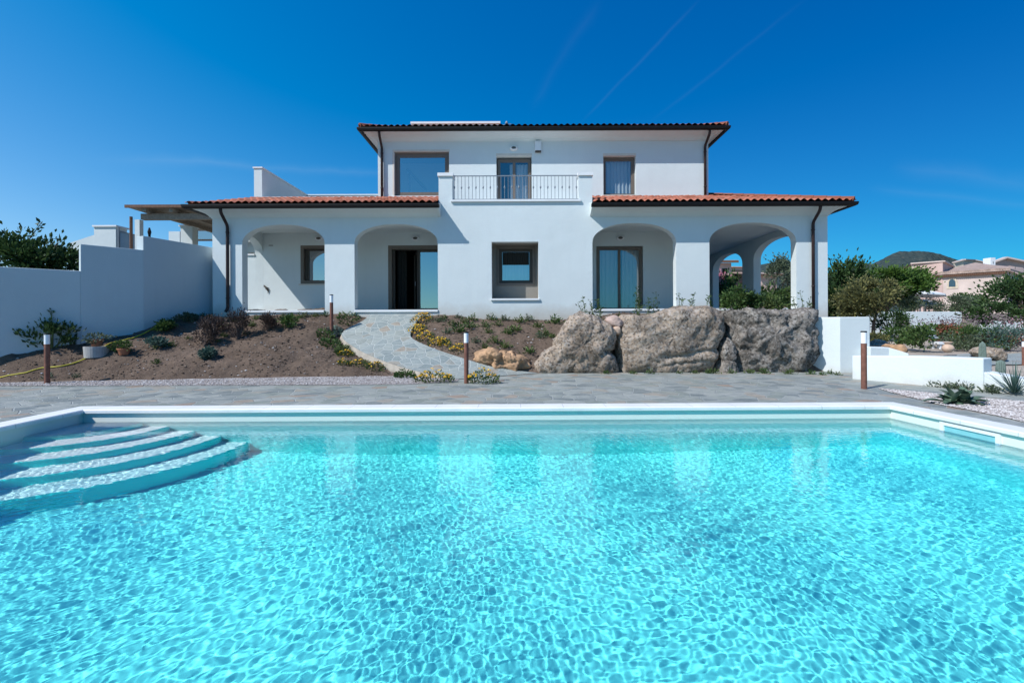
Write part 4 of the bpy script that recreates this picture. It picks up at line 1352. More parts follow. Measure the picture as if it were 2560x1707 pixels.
def flower_clump(base, rx, ry, h, nl, nf, label, seed, group, petal='petal', leafm='leaf_weed'):
    """creeping mound of leaves with many small open flowers"""
    base = Vector(base); r = random.Random(seed)
    root = empty('flower_clump', base, label, 'flowers', group)
    P, D = [], []
    for i in range(nl):
        a = r.random() * 6.28; q = math.sqrt(r.random())
        x, y = q * rx * math.cos(a), q * ry * math.sin(a)
        g = soilz(base.x + x, base.y + y); z = max(g, 0)
        P.append(Vector((base.x + x, base.y + y, z + r.random() * h * (1.05 - q * .7)))); D.append(Vector((math.cos(a), math.sin(a), r.uniform(.2, 1.5))))
    leaf_mesh(P, D, .06, .4, r).build('foliage', M[leafm], root, fix=False)
    mb = MB()
    for i in range(nf):
        a = r.random() * 6.28; q = math.sqrt(r.random()) * .95
        x, y = q * rx * math.cos(a), q * ry * math.sin(a)
        z = max(soilz(base.x + x, base.y + y), 0) + h * (1.12 - q * .7) * r.uniform(.75, 1.1)
        s = r.uniform(.016, .030); t = Vector((r.uniform(-.5, .5), r.uniform(-.9, .1), 1)).normalized()
        u = t.cross(Vector((1, 0, 0))).normalized(); w = t.cross(u); c = Vector((base.x + x, base.y + y, z))
        ring = [c + (u * math.cos(k * PI / 4) + w * math.sin(k * PI / 4)) * s * (1.0 if k % 2 == 0 else .72) + t * s * .25 for k in range(8)]
        mb.add([c] + ring, [(0, 1 + k, 1 + (k + 1) % 8) for k in range(8)])
    mb.build('blossoms', M[petal], root, fix=False)
    return root


# ---------------------------------------------------------------- boulders
def blob(name, outline, y, depth, mat, label, cat, seed, group=None, rough=.06, boxy=.55, sub=150, grooves=()):
    """boulder from its outline seen from the pool: outline of surveyed points at distance y, rounded over its depth"""
    pts = [at(px, py, y) for px, py in outline]
    c = Vector((sum(p.x for p in pts) / len(pts), y + depth * .5, sum(p.z for p in pts) / len(pts)))
    angs = sorted([(math.atan2(p.z - c.z, p.x - c.x), math.hypot(p.x - c.x, p.z - c.z)) for p in pts])
    A = [a for a, _ in angs]; Rr = [q for _, q in angs]
    A = [A[-1] - 2 * PI] + A + [A[0] + 2 * PI]; Rr = [Rr[-1]] + Rr + [Rr[0]]
    ts = np.linspace(-PI, PI, 361)[:-1]; rr_ = np.interp(ts, A, Rr); kw = np.exp(-(np.minimum(ts + PI, PI - ts) / .8) ** 2)
    rs_ = np.real(np.fft.ifft(np.fft.fft(rr_) * np.fft.fft(kw / kw.sum())))
    nu, nv = sub, sub // 2
    mb = MB(); rows = []
    for j in range(nv + 1):
        ph = -PI / 2 + PI * j / nv
        cp, sp = math.cos(ph), math.sin(ph)
        k = abs(cp) ** boxy; d = math.copysign(abs(sp) ** boxy, sp)
        for i in range(nu):
            th = -PI + 2 * PI * i / nu
            R_ = float(np.interp(th, A, Rr)); R_ = R_ * k ** 3 + float(np.interp(th, ts, rs_, period=2 * PI)) * (1 - k ** 3)
            p = Vector((c.x + R_ * k * math.cos(th), c.y + depth * .5 * d, c.z + R_ * k * math.sin(th)))
            s = Vector((seed * 3.7, seed, 0))
            n_ = mnoise.fractal(p * 1.4 + s, .9, 2.1, 3) * rough * 1.9 + mnoise.fractal(p * 4.6 + s, .75, 2.1, 5) * rough * .8 + mnoise.noise(p * 19 + s) * rough * .22 - abs(mnoise.noise(p * 2.3 + s)) * rough * 1.2
            v = mnoise.voronoi(p * 2.6 + s)[0]; n_ -= max(0, .22 - v[0]) * rough * 1.6
            for (gx, gz, ex, ez, w, dep) in grooves:
                a = Vector((gx, gz)); b = Vector((ex, ez)); q = Vector((p.x, p.z)); t = max(0, min(1, (q - a).dot(b - a) / (b - a).length_squared))
                dd = (q - (a + (b - a) * t)).length
                if p.y < c.y: n_ -= dep * math.exp(-(dd / w) ** 2)
            dr = (p - c); dr = Vector((dr.x, dr.y * 1.6, dr.z)).normalized()
            mb.v.append(tuple(p + dr * n_))
    for j in range(nv):
        for i in range(nu):
            mb.f.append((j * nu + i, j * nu + (i + 1) % nu, (j + 1) * nu + (i + 1) % nu, (j + 1) * nu + i))
    o = mb.build(name, mat, None, smooth=True, fix=False)
    return tag(o, label, cat, group)


YR = 11.15
o1 = [Z3(*q) for q in ((1075, 1425), (1110, 1490), (1400, 1505), (1815, 1490), (1812, 1420), (1775, 1330), (1790, 1200), (1752, 1110), (1700, 1040), (1650, 1008), (1480, 998), (1420, 1020), (1350, 1130), (1270, 1270), (1160, 1320))]
b = at(*Z3(1700, 1310), YR); e = at(*Z3(1800, 1320), YR)
blob('boulder', o1, YR, 1.25, M['granite_warm'], 'grey granite boulder at the left of the row, sloping down to a low toe', 'boulder', 1, 'boulders along the terrace', grooves=[(b.x, b.z, e.x, e.z, .05, .10)])
o2 = [Z4(*q) for q in ((352, 1200), (372, 1110), (402, 1030), (445, 1000), (560, 1005), (700, 1003), (800, 960), (900, 930), (1040, 922), (1160, 926), (1240, 960), (1284, 1040), (1280, 1130), (1215, 1250), (1205, 1380), (1130, 1480), (900, 1505), (640, 1505), (385, 1490), (362, 1350))]
g1 = at(*Z4(760, 1370), YR); g2 = at(*Z4(1200, 1290), YR); g3 = at(*Z4(720, 1440), YR); g4 = at(*Z4(1180, 1380), YR)
blob('boulder', o2, YR, 1.3, M['granite_warm'], 'widest tan granite boulder in the middle of the row with a curved crack below', 'boulder', 2, 'boulders along the terrace', rough=.045, grooves=[(g1.x, g1.z, g2.x, g2.z, .05, .09), (g3.x, g3.z, g4.x, g4.z, .035, .05)])
o3 = [Z4(*q) for q in ((1286, 1000), (1320, 968), (1400, 966), (1560, 970), (1700, 965), (1860, 950), (1960, 935), (2036, 975), (2066, 1090), (2052, 1290), (2000, 1440), (1900, 1500), (1600, 1505), (1352, 1500), (1345, 1380), (1325, 1290), (1335, 1180), (1300, 1090))]
g1 = at(*Z4(1350, 1300), YR); g2 = at(*Z4(1480, 1320), YR); h1 = at(*Z4(1760, 1080), YR); h2 = at(*Z4(1850, 1130), YR)
blob('boulder', o3, YR, 1.3, M['granite'], 'dark lichen-stained granite boulder at the right end of the row by the white wall', 'boulder', 3, 'boulders along the terrace', rough=.075, grooves=[(g1.x, g1.z, g2.x, g2.z, .07, .10), (h1.x, h1.z, h2.x, h2.z, .06, .07)])
w1 = [Z4(*q) for q in ((1215, 1290), (1235, 1215), (1265, 1190), (1300, 1230), (1318, 1330), (1330, 1385), (1240, 1392), (1212, 1350))]
blob('wedge_stone', w1, YR + .08, .5, M['granite'], 'narrow upper stone wedged between the middle and right boulders', 'stone', 4, 'stones wedged between the boulders', .04, sub=70)
w2 = [Z4(*q) for q in ((1212, 1400), (1325, 1392), (1338, 1480), (1205, 1490))]
blob('wedge_stone', w2, YR + .06, .5, M['granite'], 'squat lower stone at the ground between the middle and right boulders', 'stone', 5, 'stones wedged between the boulders', .04, sub=70)
w3 = [Z3(*q) for q in ((1690, 1040), (1740, 1012), (1800, 1030), (1830, 1080), (1760, 1100), (1720, 1085))]
blob('wedge_stone', w3, YR + .25, .5, M['pink_rock'], 'small pink stone in the gap atop the left and middle boulders', 'stone', 6, 'stones wedged between the boulders', .03, sub=60)
w4 = [Z3(*q) for q in ((1750, 1105), (1790, 1095), (1812, 1130), (1795, 1165), (1762, 1150))]
blob('wedge_stone', w4, YR + .2, .4, M['pot_pale'], 'small white stone below the pink one between the left and middle boulders', 'stone', 7, 'stones wedged between the boulders', .02, sub=50)
w5 = [Z4(*q) for q in ((1290, 1010), (1312, 1030), (1330, 1180), (1322, 1290), (1285, 1240), (1275, 1130))]
blob('wedge_stone', w5, YR + .35, .4, M['granite'], 'mossy sliver of stone behind the gap left of the right boulder', 'stone', 8, 'stones wedged between the boulders', .03, sub=60)
oo = [Z3(*q) for q in ((580, 1350), (610, 1310), (700, 1290), (760, 1276), (810, 1300), (830, 1340), (880, 1300), (930, 1290), (965, 1335), (1040, 1340), (1075, 1370), (1070, 1440), (1010, 1470), (880, 1462), (760, 1440), (640, 1400))]
g1 = at(*Z3(835, 1330), 11.25); g2 = at(*Z3(820, 1390), 11.25); h1 = at(*Z3(1000, 1400), 11.25); h2 = at(*Z3(960, 1440), 11.25)
blob('low_rock', oo, 11.22, .75, M['orange_rock'], 'low orange sandstone rock with hollows beside the path foot', 'rock', 9, rough=.085, boxy=.8, grooves=[(g1.x, g1.z, g2.x, g2.z, .06, .10), (h1.x, h1.z, h2.x, h2.z, .05, .07)])

# ---------------------------------------------------------------- bollard lamps
def bollard(loc, label, name='bollard_lamp'):
    root = empty(name, loc, label, 'bollard lamp', 'bollard lamps in the garden')
    m_ = MB(); m_.lathe([(.047, -.05), (.047, .835)], (0, 0, 0), 24); m_.build('post', M['corten'], root, smooth='edge', local=True)
    m_ = MB(); m_.lathe([(.047, .836), (.047, 1.035)], (0, 0, 0), 24); m_.build('lens', M['lens'], root, smooth='edge', local=True)
    m_ = MB(); m_.lathe([(.050, 1.036), (.050, 1.052), (.044, 1.060)], (0, 0, 0), 24); m_.build('cap', M['gutter'], root, local=True)
    return root


q = gnd(*(118, 959)); b0 = bollard((q.x, q.y, 0), 'rust brown bollard lamp with white head standing before the left garden wall')
q = gnd(1166, 958); dup(b0, (q.x, q.y, 0), label='rust brown bollard lamp between two yellow flower clumps at the path foot')
q = gnd(2160, 972); dup(b0, (q.x, q.y, 0), label='rust brown bollard lamp standing by the right far corner of the pool')
q = on_soil((829, 834)); dup(b0, (q.x, q.y, soilz(q.x, q.y) + .03), label='rust brown bollard lamp on a concrete pad halfway up the soil slope')
m_ = MB(); m_.box(q.x - .13, q.x + .13, q.y - .13, q.y + .13, soilz(q.x, q.y) - .15, soilz(q.x, q.y) + .025)
tag(m_.build('lamp_footing', M['grey'], bevel=.01), 'square grey concrete pad under the bollard lamp on the soil slope', 'footing')
q = at(*Z7(1836, 1085), 14.0); dup(b0, (q.x, q.y, q.z), 0, .76, label='rust brown bollard lamp at the far right edge by the stone walk')
q = at(*Z7(618, 868), 24.0); dup(b0, (q.x, q.y, q.z), 0, .8, label='small distant bollard lamp before the shaded white garden wall')

# ---------------------------------------------------------------- white garden walls
def run_wall(name, pts, thick, mat, label, side=1, cat='wall', smooth=False):
    """wall along plan points (x, y, ztop, zbase), thickness to the left (side=1) of travel"""
    mb = MB(); n = len(pts); P = [Vector((p[0], p[1])) for p in pts]
    for i, p in enumerate(pts):
        d = (P[min(i + 1, n - 1)] - P[max(i - 1, 0)]).normalized(); s = Vector((-d.y, d.x)) * thick * side
        a, b = P[i], P[i] + s
        mb.v += [(a.x, a.y, p[3]), (a.x, a.y, p[2]), (b.x, b.y, p[2]), (b.x, b.y, p[3])]
    for i in range(n - 1):
        for k in range(4): mb.f.append((i * 4 + k, i * 4 + (k + 1) % 4, (i + 1) * 4 + (k + 1) % 4, (i + 1) * 4 + k))
    mb.f += [(0, 1, 2, 3), tuple((n - 1) * 4 + k for k in (3, 2, 1, 0))]
    return tag(mb.build(name, mat, None, bevel=.02), label, cat)


# boundary wall on the left, stepped down the slope
mb = MB()
segs = [((-9.235, 14.35), (-9.97, 12.08), 3.60), ((-9.97, 12.08), (-10.75, 11.16), 3.225), ((-10.75, 11.16), (-11.80, 10.25), 2.565), ((-11.80, 10.25), (-14.2, 8.2), 2.13)]
for (a, b, zt) in segs:
    a = Vector(a); b = Vector(b); d = (b - a).normalized(); s = Vector((d.y, -d.x)) * .26
    if s.x > 0: s = -s
    mb.hexa([(a.x, a.y, -.2), (b.x, b.y, -.2), (b.x + s.x, b.y + s.y, -.2), (a.x + s.x, a.y + s.y, -.2), (a.x, a.y, zt), (b.x, b.y, zt), (b.x + s.x, b.y + s.y, zt), (a.x + s.x, a.y + s.y, zt)])
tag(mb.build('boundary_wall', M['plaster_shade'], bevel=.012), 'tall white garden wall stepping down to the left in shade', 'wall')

lw0 = gnd(*Z7(375, 1182)); lw1 = gnd(*Z7(1497, 1287))
d = (lw1 - lw0).normalized(); lw2 = lw1 + d * 1.5
run_wall('low_wall', [(lw0.x, lw0.y, .50, -.3), (lw0.lerp(lw1, .5).x, lw0.lerp(lw1, .5).y, .555, -.3), (lw1.x, lw1.y, .575, -.3)], .36, M['plaster_low'], 'low white rendered wall with rounded top beside the right bollard lamp')
run_wall('sloping_wall', [(lw1.x, lw1.y, .34, -.3), (lw2.x, lw2.y, .10, -.3)], .34, M['plaster_low'], 'low white wall sloping down to the pool gravel at far right')
tw0 = at(*Z7(275, 960), 11.2); tw1 = at(*Z7(530, 960), 11.2); tz = at(*Z7(400, 655), 11.2).z
run_wall('corner_wall', [(6.95, 12.0, tz, -.3), (tw0.x, 11.2, tz, -.3), (tw1.x, 11.2, tz, -.3)], .34, M['plaster_low'], 'upright white wall block rising right of the dark boulder')
ww0 = at(*Z7(530, 910), 10.9); ww1 = at(*Z7(690, 915), 10.9); ww2 = at(*Z7(860, 968), 10.7)
run_wall('wing_wall', [(ww0.x, ww0.y, ww0.z, -.3), (ww1.x, ww1.y, ww1.z, -.3), (ww2.x, ww2.y, ww2.z, -.3)], .30, M['plaster_low'], 'short white wall with a sloping top behind the low wall')

# ---------------------------------------------------------------- left soil bed
q = on_soil(Z8(380, 520))
shrub('dark_shrub', (q.x - .1, q.y + .1, soilz(q.x, q.y)), .42, .62, 'dark leafy shrub with upright shoots in the shade of the left wall', leaf=.075, mat='leaf_dark', n=420, seed=21, upright=.45)
sh = bpy.data.objects['dark_shrub']
m_ = MB(); r = random.Random(4); P, D = [], []
for (dx, h) in ((.02, .95), (-.18, .62), (.2, .66), (.36, .5), (-.38, .5)):
    a = Vector((q.x - .1 + dx * .4, q.y + .1, soilz(q.x, q.y))); b = a + Vector((dx * .9, r.uniform(-.1, .1), h)); m_.tube([a, a.lerp(b, .5) + Vector((.02, 0, 0)), b], [.012, .009, .004], 5)
    for k in range(34):
        t = .35 + .65 * r.random(); P.append(a.lerp(b, t)); D.append(Vector((r.uniform(-1, 1), r.uniform(-1, 1), r.uniform(.1, 1))))
m_.build('shoots', M['stem'], sh); leaf_mesh(P, D, .085, .45, r).build('shoot_leaves', M['leaf_dark'], sh, fix=False)


def pot(base, r0, r1, h, name, label, mat='terracotta'):
    root = empty(name, base, label, 'flower pot')
    m_ = MB(); m_.lathe([(r0, 0), (r1, h * .78), (r1 * 1.10, h * .80), (r1 * 1.10, h), (r1 * .93, h), (r1 * .9, h * .86), (.001, h * .86)], base, 20); m_.build('pot', M[mat], root, smooth=False)
    return root


q = on_soil(Z8(918, 600)); bz = soilz(q.x, q.y) - .03; bx, by = q.x, q.y + .1
m_ = MB(); m_.lathe([(.225, 0), (.24, .24), (.24, .26), (.20, .26), (.19, .20), (.001, .20)], (bx, by, bz), 28)
tag(m_.build('concrete_ring', M['grey']), 'round pale concrete ring half sunk in the soil by the left wall', 'concrete ring')
pt = pot(Vector((bx, by, bz + .262)), .085, .125, .17, 'potted_plant', 'terracotta pot with spreading green plant standing on the round concrete ring')
P, D, _ = cloud((bx, by, bz + .46), (.24, .2, .09), 260, 12, 31); leaf_mesh(P, D, .065, .5, random.Random(3)).build('foliage', M['leaf_grey'], pt, fix=False)
q = on_soil(Z8(1335, 570)); bz = soilz(q.x, q.y) - .02
pt = pot(Vector((q.x, q.y, bz)), .09, .125, .16, 'potted_plant', 'terracotta pot with drooping green plant alone on the bare soil')
P, D, _ = cloud((q.x - .03, q.y, bz + .21), (.21, .17, .11), 260, 12, 33); leaf_mesh(P, D, .07, .5, random.Random(3)).build('foliage', M['leaf_mid'], pt, fix=False)
for i, (zx, zy, rr, hh, lab, mt) in enumerate(((1755, 490, .20, .26, 'round green shrub right of the potted plant on the left soil bed', 'leaf_blue'), (1870, 255, .20, .25, 'round green shrub at the end of the yellow hose', 'leaf_mid'), (2150, 130, .22, .20, 'low pale green shrub near the wall foot by the villa corner', 'leaf_grey'))):
    q = on_soil(Z8(zx, zy)); shrub('round_shrub', (q.x, q.y, soilz(q.x, q.y)), rr, hh, lab, leaf=.055, mat=mt, n=420, seed=40 + i)
# garden hose
hp_ = [Z8(-320, 900), Z8(0, 832), Z8(130, 800), Z8(270, 768), Z8(480, 740), Z8(700, 690), Z8(900, 598), Z8(1010, 530), Z8(1110, 458), Z8(1180, 420), Z8(1300, 392), Z8(1440, 372), Z8(1560, 315), Z8(1780, 205)]
cp = []
for h in hp_:
    q = on_soil(h); cp.append((q.x, q.y, soilz(q.x, q.y) + .015))
cc = catmull(cp, 5); cc = [Vector((p.x, p.y, max(p.z, soilz(p.x, p.y) + .014))) for p in cc]
m_ = MB(); m_.tube(cc, .014, 7); tag(m_.build('garden_hose', M['hose'], smooth=True), 'yellow garden hose lying across the left soil bed', 'hose')

DRY = [(Z9(70, 620), .20, .55, 'dry purplish bush furthest left of the dry bushes on the slope'), (Z9(205, 470), .26, .52, 'large dry purplish bush second from left below the villa corner'), (Z9(560, 510), .22, .68, 'tall dry brown bush third from left, near the downpipe'), (Z9(995, 390), .19, .42, 'small dry brown bush nearest the middle arch pillar')]
for i, (p, rr, hh, lab) in enumerate(DRY):
    q = on_soil(p); shrub('dry_bush', (q.x, q.y, soilz(q.x, q.y)), rr, hh, lab, 'bush', .055, 'leaf_dry', 640, 60 + i, 'dry bushes on the slope', 16, .3, .42, .45, 'twig', 20)
# bare stems that arch out of the dry bushes
GRN = [(Z9(1305, 350), .17, .34, 'leaf_mid', 'bright green bush left of the bollard lamp on the slope'), (Z9(120, 790), .15, .20, 'leaf_blue', 'blue green plant below the leftmost dry bush')]
for i, (p, rr, hh, mt, lab) in enumerate(GRN):
    q = on_soil(p); shrub('green_bush', (q.x, q.y, soilz(q.x, q.y)), rr, hh, lab, 'bush', .06, mt, 380, 80 + i)

# small weeds: a few mesh variants, one object each
WV = [weed_mb(.16, .13, 70, s, .06) for s in range(4)] + [weed_mb(.22, .16, 95, 9 + s, .065) for s in range(3)]
WOBJ = {}


def weed(p, y=None, var=0, mat='leaf_weed', sc=1.0, label='', group='', cat='weed', name='weed_tuft', loc=None):
    q = loc if loc is not None else on_soil(p)
    z = loc[2] if loc is not None else max(soilz(q.x, q.y), 0)
    key = (var, mat)
    if key not in WOBJ:
        o = WV[var].build(name, M[mat], None, fix=False, local=True); WOBJ[key] = o
    else:
        o = WOBJ[key].copy(); COL.objects.link(o)
    o.name = name
    o.location = (q[0], q[1], z - .01); o.scale = (sc, sc, sc); o.rotation_euler = (0, 0, RNG.random() * 6.28)
    return tag(o, label, cat, group)


LW = [Z9(360, 480), Z9(680, 450), Z8(1980, 455), Z8(2200, 360), Z8(700, 880), Z8(1780, 690), Z9(330, 340), Z9(1100, 260), Z9(830, 230), Z9(1010, 300), Z9(420, 250), Z9(1480, 210), Z9(1700, 160), Z9(1560, 190), Z9(30, 180), Z9(150, 200), Z8(330, 890), Z9(260, 560), Z9(540, 260), Z9(1240, 200), Z9(1840, 180), Z9(760, 330)]
for i, p in enumerate(LW):
    weed(p, var=i % 7, mat=('leaf_weed', 'leaf_grey', 'leaf_mid')[i % 3], sc=RNG.uniform(.7, 1.25), label='small green weed tuft growing in the soil left of the path', group='weeds in the left soil bed')
CW = [(900, 165), (930, 255), (1100, 168), (1075, 222), (1225, 168), (1312, 168), (1205, 255), (1345, 262), (1398, 240), (1480, 172), (1545, 215), (1660, 190), (1590, 275), (1120, 320), (1320, 360), (1485, 395), (1180, 360), (1000, 152), (1040, 190), (960, 205), (1270, 205), (1560, 290), (1640, 285), (1180, 215), (1420, 165), (870, 180), (1250, 320), (1010, 250)]
for i, p in enumerate(CW):
    weed(Z10(*p), var=i % 7, mat=('leaf_weed', 'leaf_grey', 'leaf_weed', 'leaf_mid')[i % 4], sc=RNG.uniform(1.0, 1.75), label='small green weed tuft on the soil between path and boulders', group='weeds in the middle soil bed')
RW = [Z4(200, 1458), Z4(410, 1462), Z4(600, 1480), Z4(820, 1475), Z4(1040, 1470), Z4(1120, 1480), Z4(1220, 1470), Z4(1420, 1480), Z4(1540, 1482), Z4(1740, 1486), Z4(1920, 1488), Z4(960, 1478), Z7(120, 1150), Z7(250, 1150), Z7(190, 1140)]
for i, p in enumerate(RW):
    q = gnd(*p); weed(None, var=i % 4, mat=('leaf_mid', 'leaf_weed')[i % 2], sc=RNG.uniform(.7, 1.1), label='small weed growing at the paving edge under the boulders', group='weeds along the boulder foot', loc=(q.x, min(q.y, YR - .06), 0))
TF = [((590, 1190), 1.0), ((640, 1180), 1.2), ((700, 1195), .9), ((760, 1200), 1.0), ((850, 1205), 1.25), ((900, 1210), 1.2), ((960, 1220), 1.1), ((1060, 1245), .9), ((1130, 1252), 1.1), ((1200, 1262), 1.0), ((1280, 1270), 1.2), ((1350, 1278), 1.0), ((1550, 1300), 1.0), ((1590, 1305), .9)]
for i, (p, sc) in enumerate(TF):
    q = gnd(*Z7(*p)); weed(None, var=i % 7, mat='leaf_grey', sc=sc * .95, label='grey green grass tuft at the foot of the low white wall', group='grass tufts along the low wall', cat='grass tuft', name='grass_tuft', loc=(q.x, q.y, 0))

# yellow flowers and creeping green along the path
FC = [((745, 175), .34, .26, .22, 240, 95, 'yellow flower clump at the top right of the path by the door'), ((715, 245), .26, .22, .20, 200, 75, 'yellow flower clump just below the top one on the path edge'), ((775, 295), .24, .18, .18, 160, 55, 'yellow flower clump at the middle of the path right edge'), ((850, 330), .24, .17, .16, 150, 48, 'yellow flower clump lower on the path right edge'), ((905, 335), .17, .14, .15, 110, 30, 'small yellow flower clump beside the lower right edge clump'), ((1000, 375), .24, .18, .18, 170, 48, 'yellow flower clump left of the middle bollard head'),
      ((230, 410), .22, .16, .16, 170, 30, 'sparse yellow flower clump left of the path below the slope lamp'), ((215, 470), .15, .12, .13, 110, 20, 'smallest yellow flower clump left of the path'), ((320, 480), .25, .16, .16, 190, 28, 'green clump with few yellow flowers left of the path'), ((430, 500), .23, .16, .17, 180, 26, 'sparse yellow flower clump near the left path foot')]
for i, (p, rx, ry, h, nl, nf, lab) in enumerate(FC):
    q = on_soil(Z10(*p)); flower_clump((q.x, q.y, soilz(q.x, q.y)), rx, ry, h, nl, nf, lab, 100 + i, 'yellow flowers along the path')
q = gnd(*Z10(830, 592)); flower_clump((q.x, q.y + .05, 0), .42, .2, .28, 420, 95, 'large yellow flower clump on the gravel left of the middle bollard', 120, 'yellow flowers along the path')
q = gnd(*Z10(1165, 600)); flower_clump((q.x, q.y + .05, 0), .34, .18, .34, 420, 60, 'yellow flower clump right of the middle bollard', 121, 'yellow flowers along the path', leafm='leaf_mid')
CG = [((250, 175), .30, .22, .2, 'leaf_mid', 'green creeping plant at the top left edge of the path'), ((165, 265), .20, .2, .2, 'leaf_blue', 'blue green leafy plant beside the slope lamp'), ((95, 275), .22, .2, .16, 'leaf_mid', 'green creeping plant left of the slope lamp pad'), ((130, 340), .25, .2, .17, 'leaf_mid', 'green creeping plant below the slope lamp'), ((220, 385), .22, .18, .15, 'leaf_weed', 'green creeping plant beside the bend of the path edge'), ((635, 560), .22, .15, .20, 'leaf_mid', 'green leafy plant at the gravel near the path foot')]
for i, (p, rx, ry, h, mt, lab) in enumerate(CG):
    q = on_soil(Z10(*p)); z = max(soilz(q.x, q.y), 0); r = random.Random(140 + i); P, D = [], []
    for k in range(260):
        a = r.random() * 6.28; w = math.sqrt(r.random()); x, y = q.x + rx * w * math.cos(a), q.y + ry * w * math.sin(a)
        P.append(Vector((x, y, max(soilz(x, y), 0) + r.random() * h * (1.1 - .7 * w)))); D.append(Vector((math.cos(a), math.sin(a), r.uniform(.2, 1.4))))
    tag(leaf_mesh(P, D, .07, .45, r).build('creeping_plant', M[mt], fix=False), lab, 'plant', 'creeping plants left of the path')

# stems rising behind the boulders
def sapling(p, top, y, label, seed, n=30, leaf=.085, lean=.1, mat='leaf_dark', stems=2):
    a0 = at(p[0], p[1], y); b0 = at(top[0], top[1], y); r = random.Random(seed)
    root = empty('sapling', a0, label, 'sapling', 'saplings behind the boulders')
    m_ = MB(); P, D = [], []
    for s in range(stems):
        a = a0 + Vector((r.uniform(-.05, .05), r.uniform(-.1, .1), -.18)); b = b0 + Vector((r.uniform(-.12, .12) * (s > 0), r.uniform(-.1, .1), -.16 * s))
        mid = a.lerp(b, .5) + Vector((r.uniform(-.08, .08), 0, 0))
        m_.tube([a, a.lerp(mid, .5), mid, mid.lerp(b, .5), b], [.009, .008, .007, .006, .004], 5)
        for k in range(n):
            t = .12 + .88 * r.random(); c = a.lerp(mid, t * 2) if t < .5 else mid.lerp(b, t * 2 - 1)
            ang = r.random() * 6.28; P.append(c + Vector((r.gauss(0, .025), r.gauss(0, .025), 0))); D.append(Vector((math.cos(ang), math.sin(ang), r.uniform(.0, .9))))
    m_.build('stems', M['stem'], root); leaf_mesh(P, D, leaf, .38, r).build('foliage', M[mat], root, fix=False)
    return root


SPL = [((70, 1010), (48, 850), 'sapling at the left end behind the left boulder before the wall'), ((150, 1010), (110, 880), 'short bushy sapling before the wall beside the glazed door'), ((190, 1010), (165, 885), 'sapling before the left side of the curtained glazed door'), ((480, 995), (490, 770), 'tall dark sapling before the right leaf of the curtained door'), ((580, 990), (585, 860), 'thin sapling between the glazed door and porch wall'), ((665, 990), (650, 815), 'leafy sapling before the plain porch wall right of the door'), ((820, 970), (850, 825), 'sapling before the left edge of the white middle pillar'), ((960, 940), (965, 825), 'sapling in front of the white pillar above the middle boulder'), ((1085, 930), (1100, 840), 'short sapling at the right edge of the white pillar'),
       ((1840, 965), (1820, 808), 'sapling before the right porch pillar'), ((1900, 950), (1915, 865), 'short sapling by the brown downpipe above the right boulder'), ((350, 1030), (355, 975), 'low sapling above the gap of left and middle boulders'), ((770, 985), (775, 940), 'small sprig left of the white middle pillar')]
for i, (p, t, lab) in enumerate(SPL):
    sapling(Z4(*p), Z4(*t), 12.35, lab, 200 + i, 46 if i == 3 else 30, .085, stems=3 if i in (1, 3) else 2, mat='leaf_dark' if i in (3, 5) else 'leaf_mid')
for i, (p, rr, hh, mt, lab) in enumerate((((1300, 955), .27, .60, 'leaf_mid', 'bushy green shrub above the gap before the open porch arch'), ((1430, 960), .20, .52, 'leaf_dark', 'dark shrub before the porch pillar seen through the arch'), ((1620, 960), .36, .38, 'leaf_weed', 'yellow green shrub above the right boulder before the open arch'))):
    a = at(*Z4(*p), 12.5); shrub('porch_shrub', (a.x, a.y, a.z - .06), rr, hh, lab, leaf=.075, mat=mt, n=520, seed=230 + i, tight=.45)

# ---------------------------------------------------------------- agave, yucca, cacti
c = gnd(*Z7(1275, 1395)); root = empty('agave', (c.x, c.y, 0), 'broad leaved grey green agave rosette growing in the gravel by the pool corner', 'agave')
r = random.Random(5); m_ = MB()
for k in range(36):
    a = k * 2.4 + r.uniform(-.2, .2); L = r.uniform(.20, .34); up = r.uniform(.25, 1.3); off = Vector((r.uniform(-.16, .16), r.uniform(-.06, .06), 0))
    prevs = None; el0 = math.radians(r.uniform(12, 80))
    L = r.uniform(.22, .33) * (1.0 if el0 > .6 else 1.15); p = Vector((c.x, c.y, .0)) + off * .9
    for j in range(8):
        t = j / 7; el = el0 - t * .75
        w = .052 * math.sin(PI * min(1, .14 + t * .84)) ** .65 + .003; s = Vector((-math.sin(a), math.cos(a), 0)) * w
        d = Vector((math.cos(a) * math.cos(el), math.sin(a) * math.cos(el), math.sin(el))); up_ = Vector((-math.cos(a) * math.sin(el), -math.sin(a) * math.sin(el), math.cos(el))) * (.022 * math.sin(PI * t))
        cur = [p - s + up_, p - up_ * .3, p + s + up_]
        if prevs: m_.add([*prevs, *cur], [(0, 1, 4, 3), (1, 2, 5, 4)])
        prevs = cur; p = p + d * (L / 7)
m_.build('leaves', M['agave'], root, smooth=True, fix=False)
c = gnd(*Z7(1755, 1315)); root = empty('yucca', (c.x, c.y, 0), 'spiky thin leaved yucca in front of the sloping white wall at far right', 'yucca'); m_ = MB(); r = random.Random(6)
for k in range(95):
    a = r.random() * 6.28; el = r.uniform(.15, 1.45); L = r.uniform(.35, .62)
    d = Vector((math.cos(a) * math.cos(el), math.sin(a) * math.cos(el), math.sin(el))); s = d.cross(Vector((0, 0, 1))).normalized() * .009; p = Vector((c.x, c.y, .02)); dr = Vector((0, 0, -.10 * math.cos(el)))
    m_.add([p - s, p + s, p + d * L * .55 + s * .8, p + d * L * .55 - s * .8, p + d * L + dr * L], [(0, 1, 2, 3), (3, 2, 4)])
m_.build('leaves', M['leaf_blue'], root, fix=False)


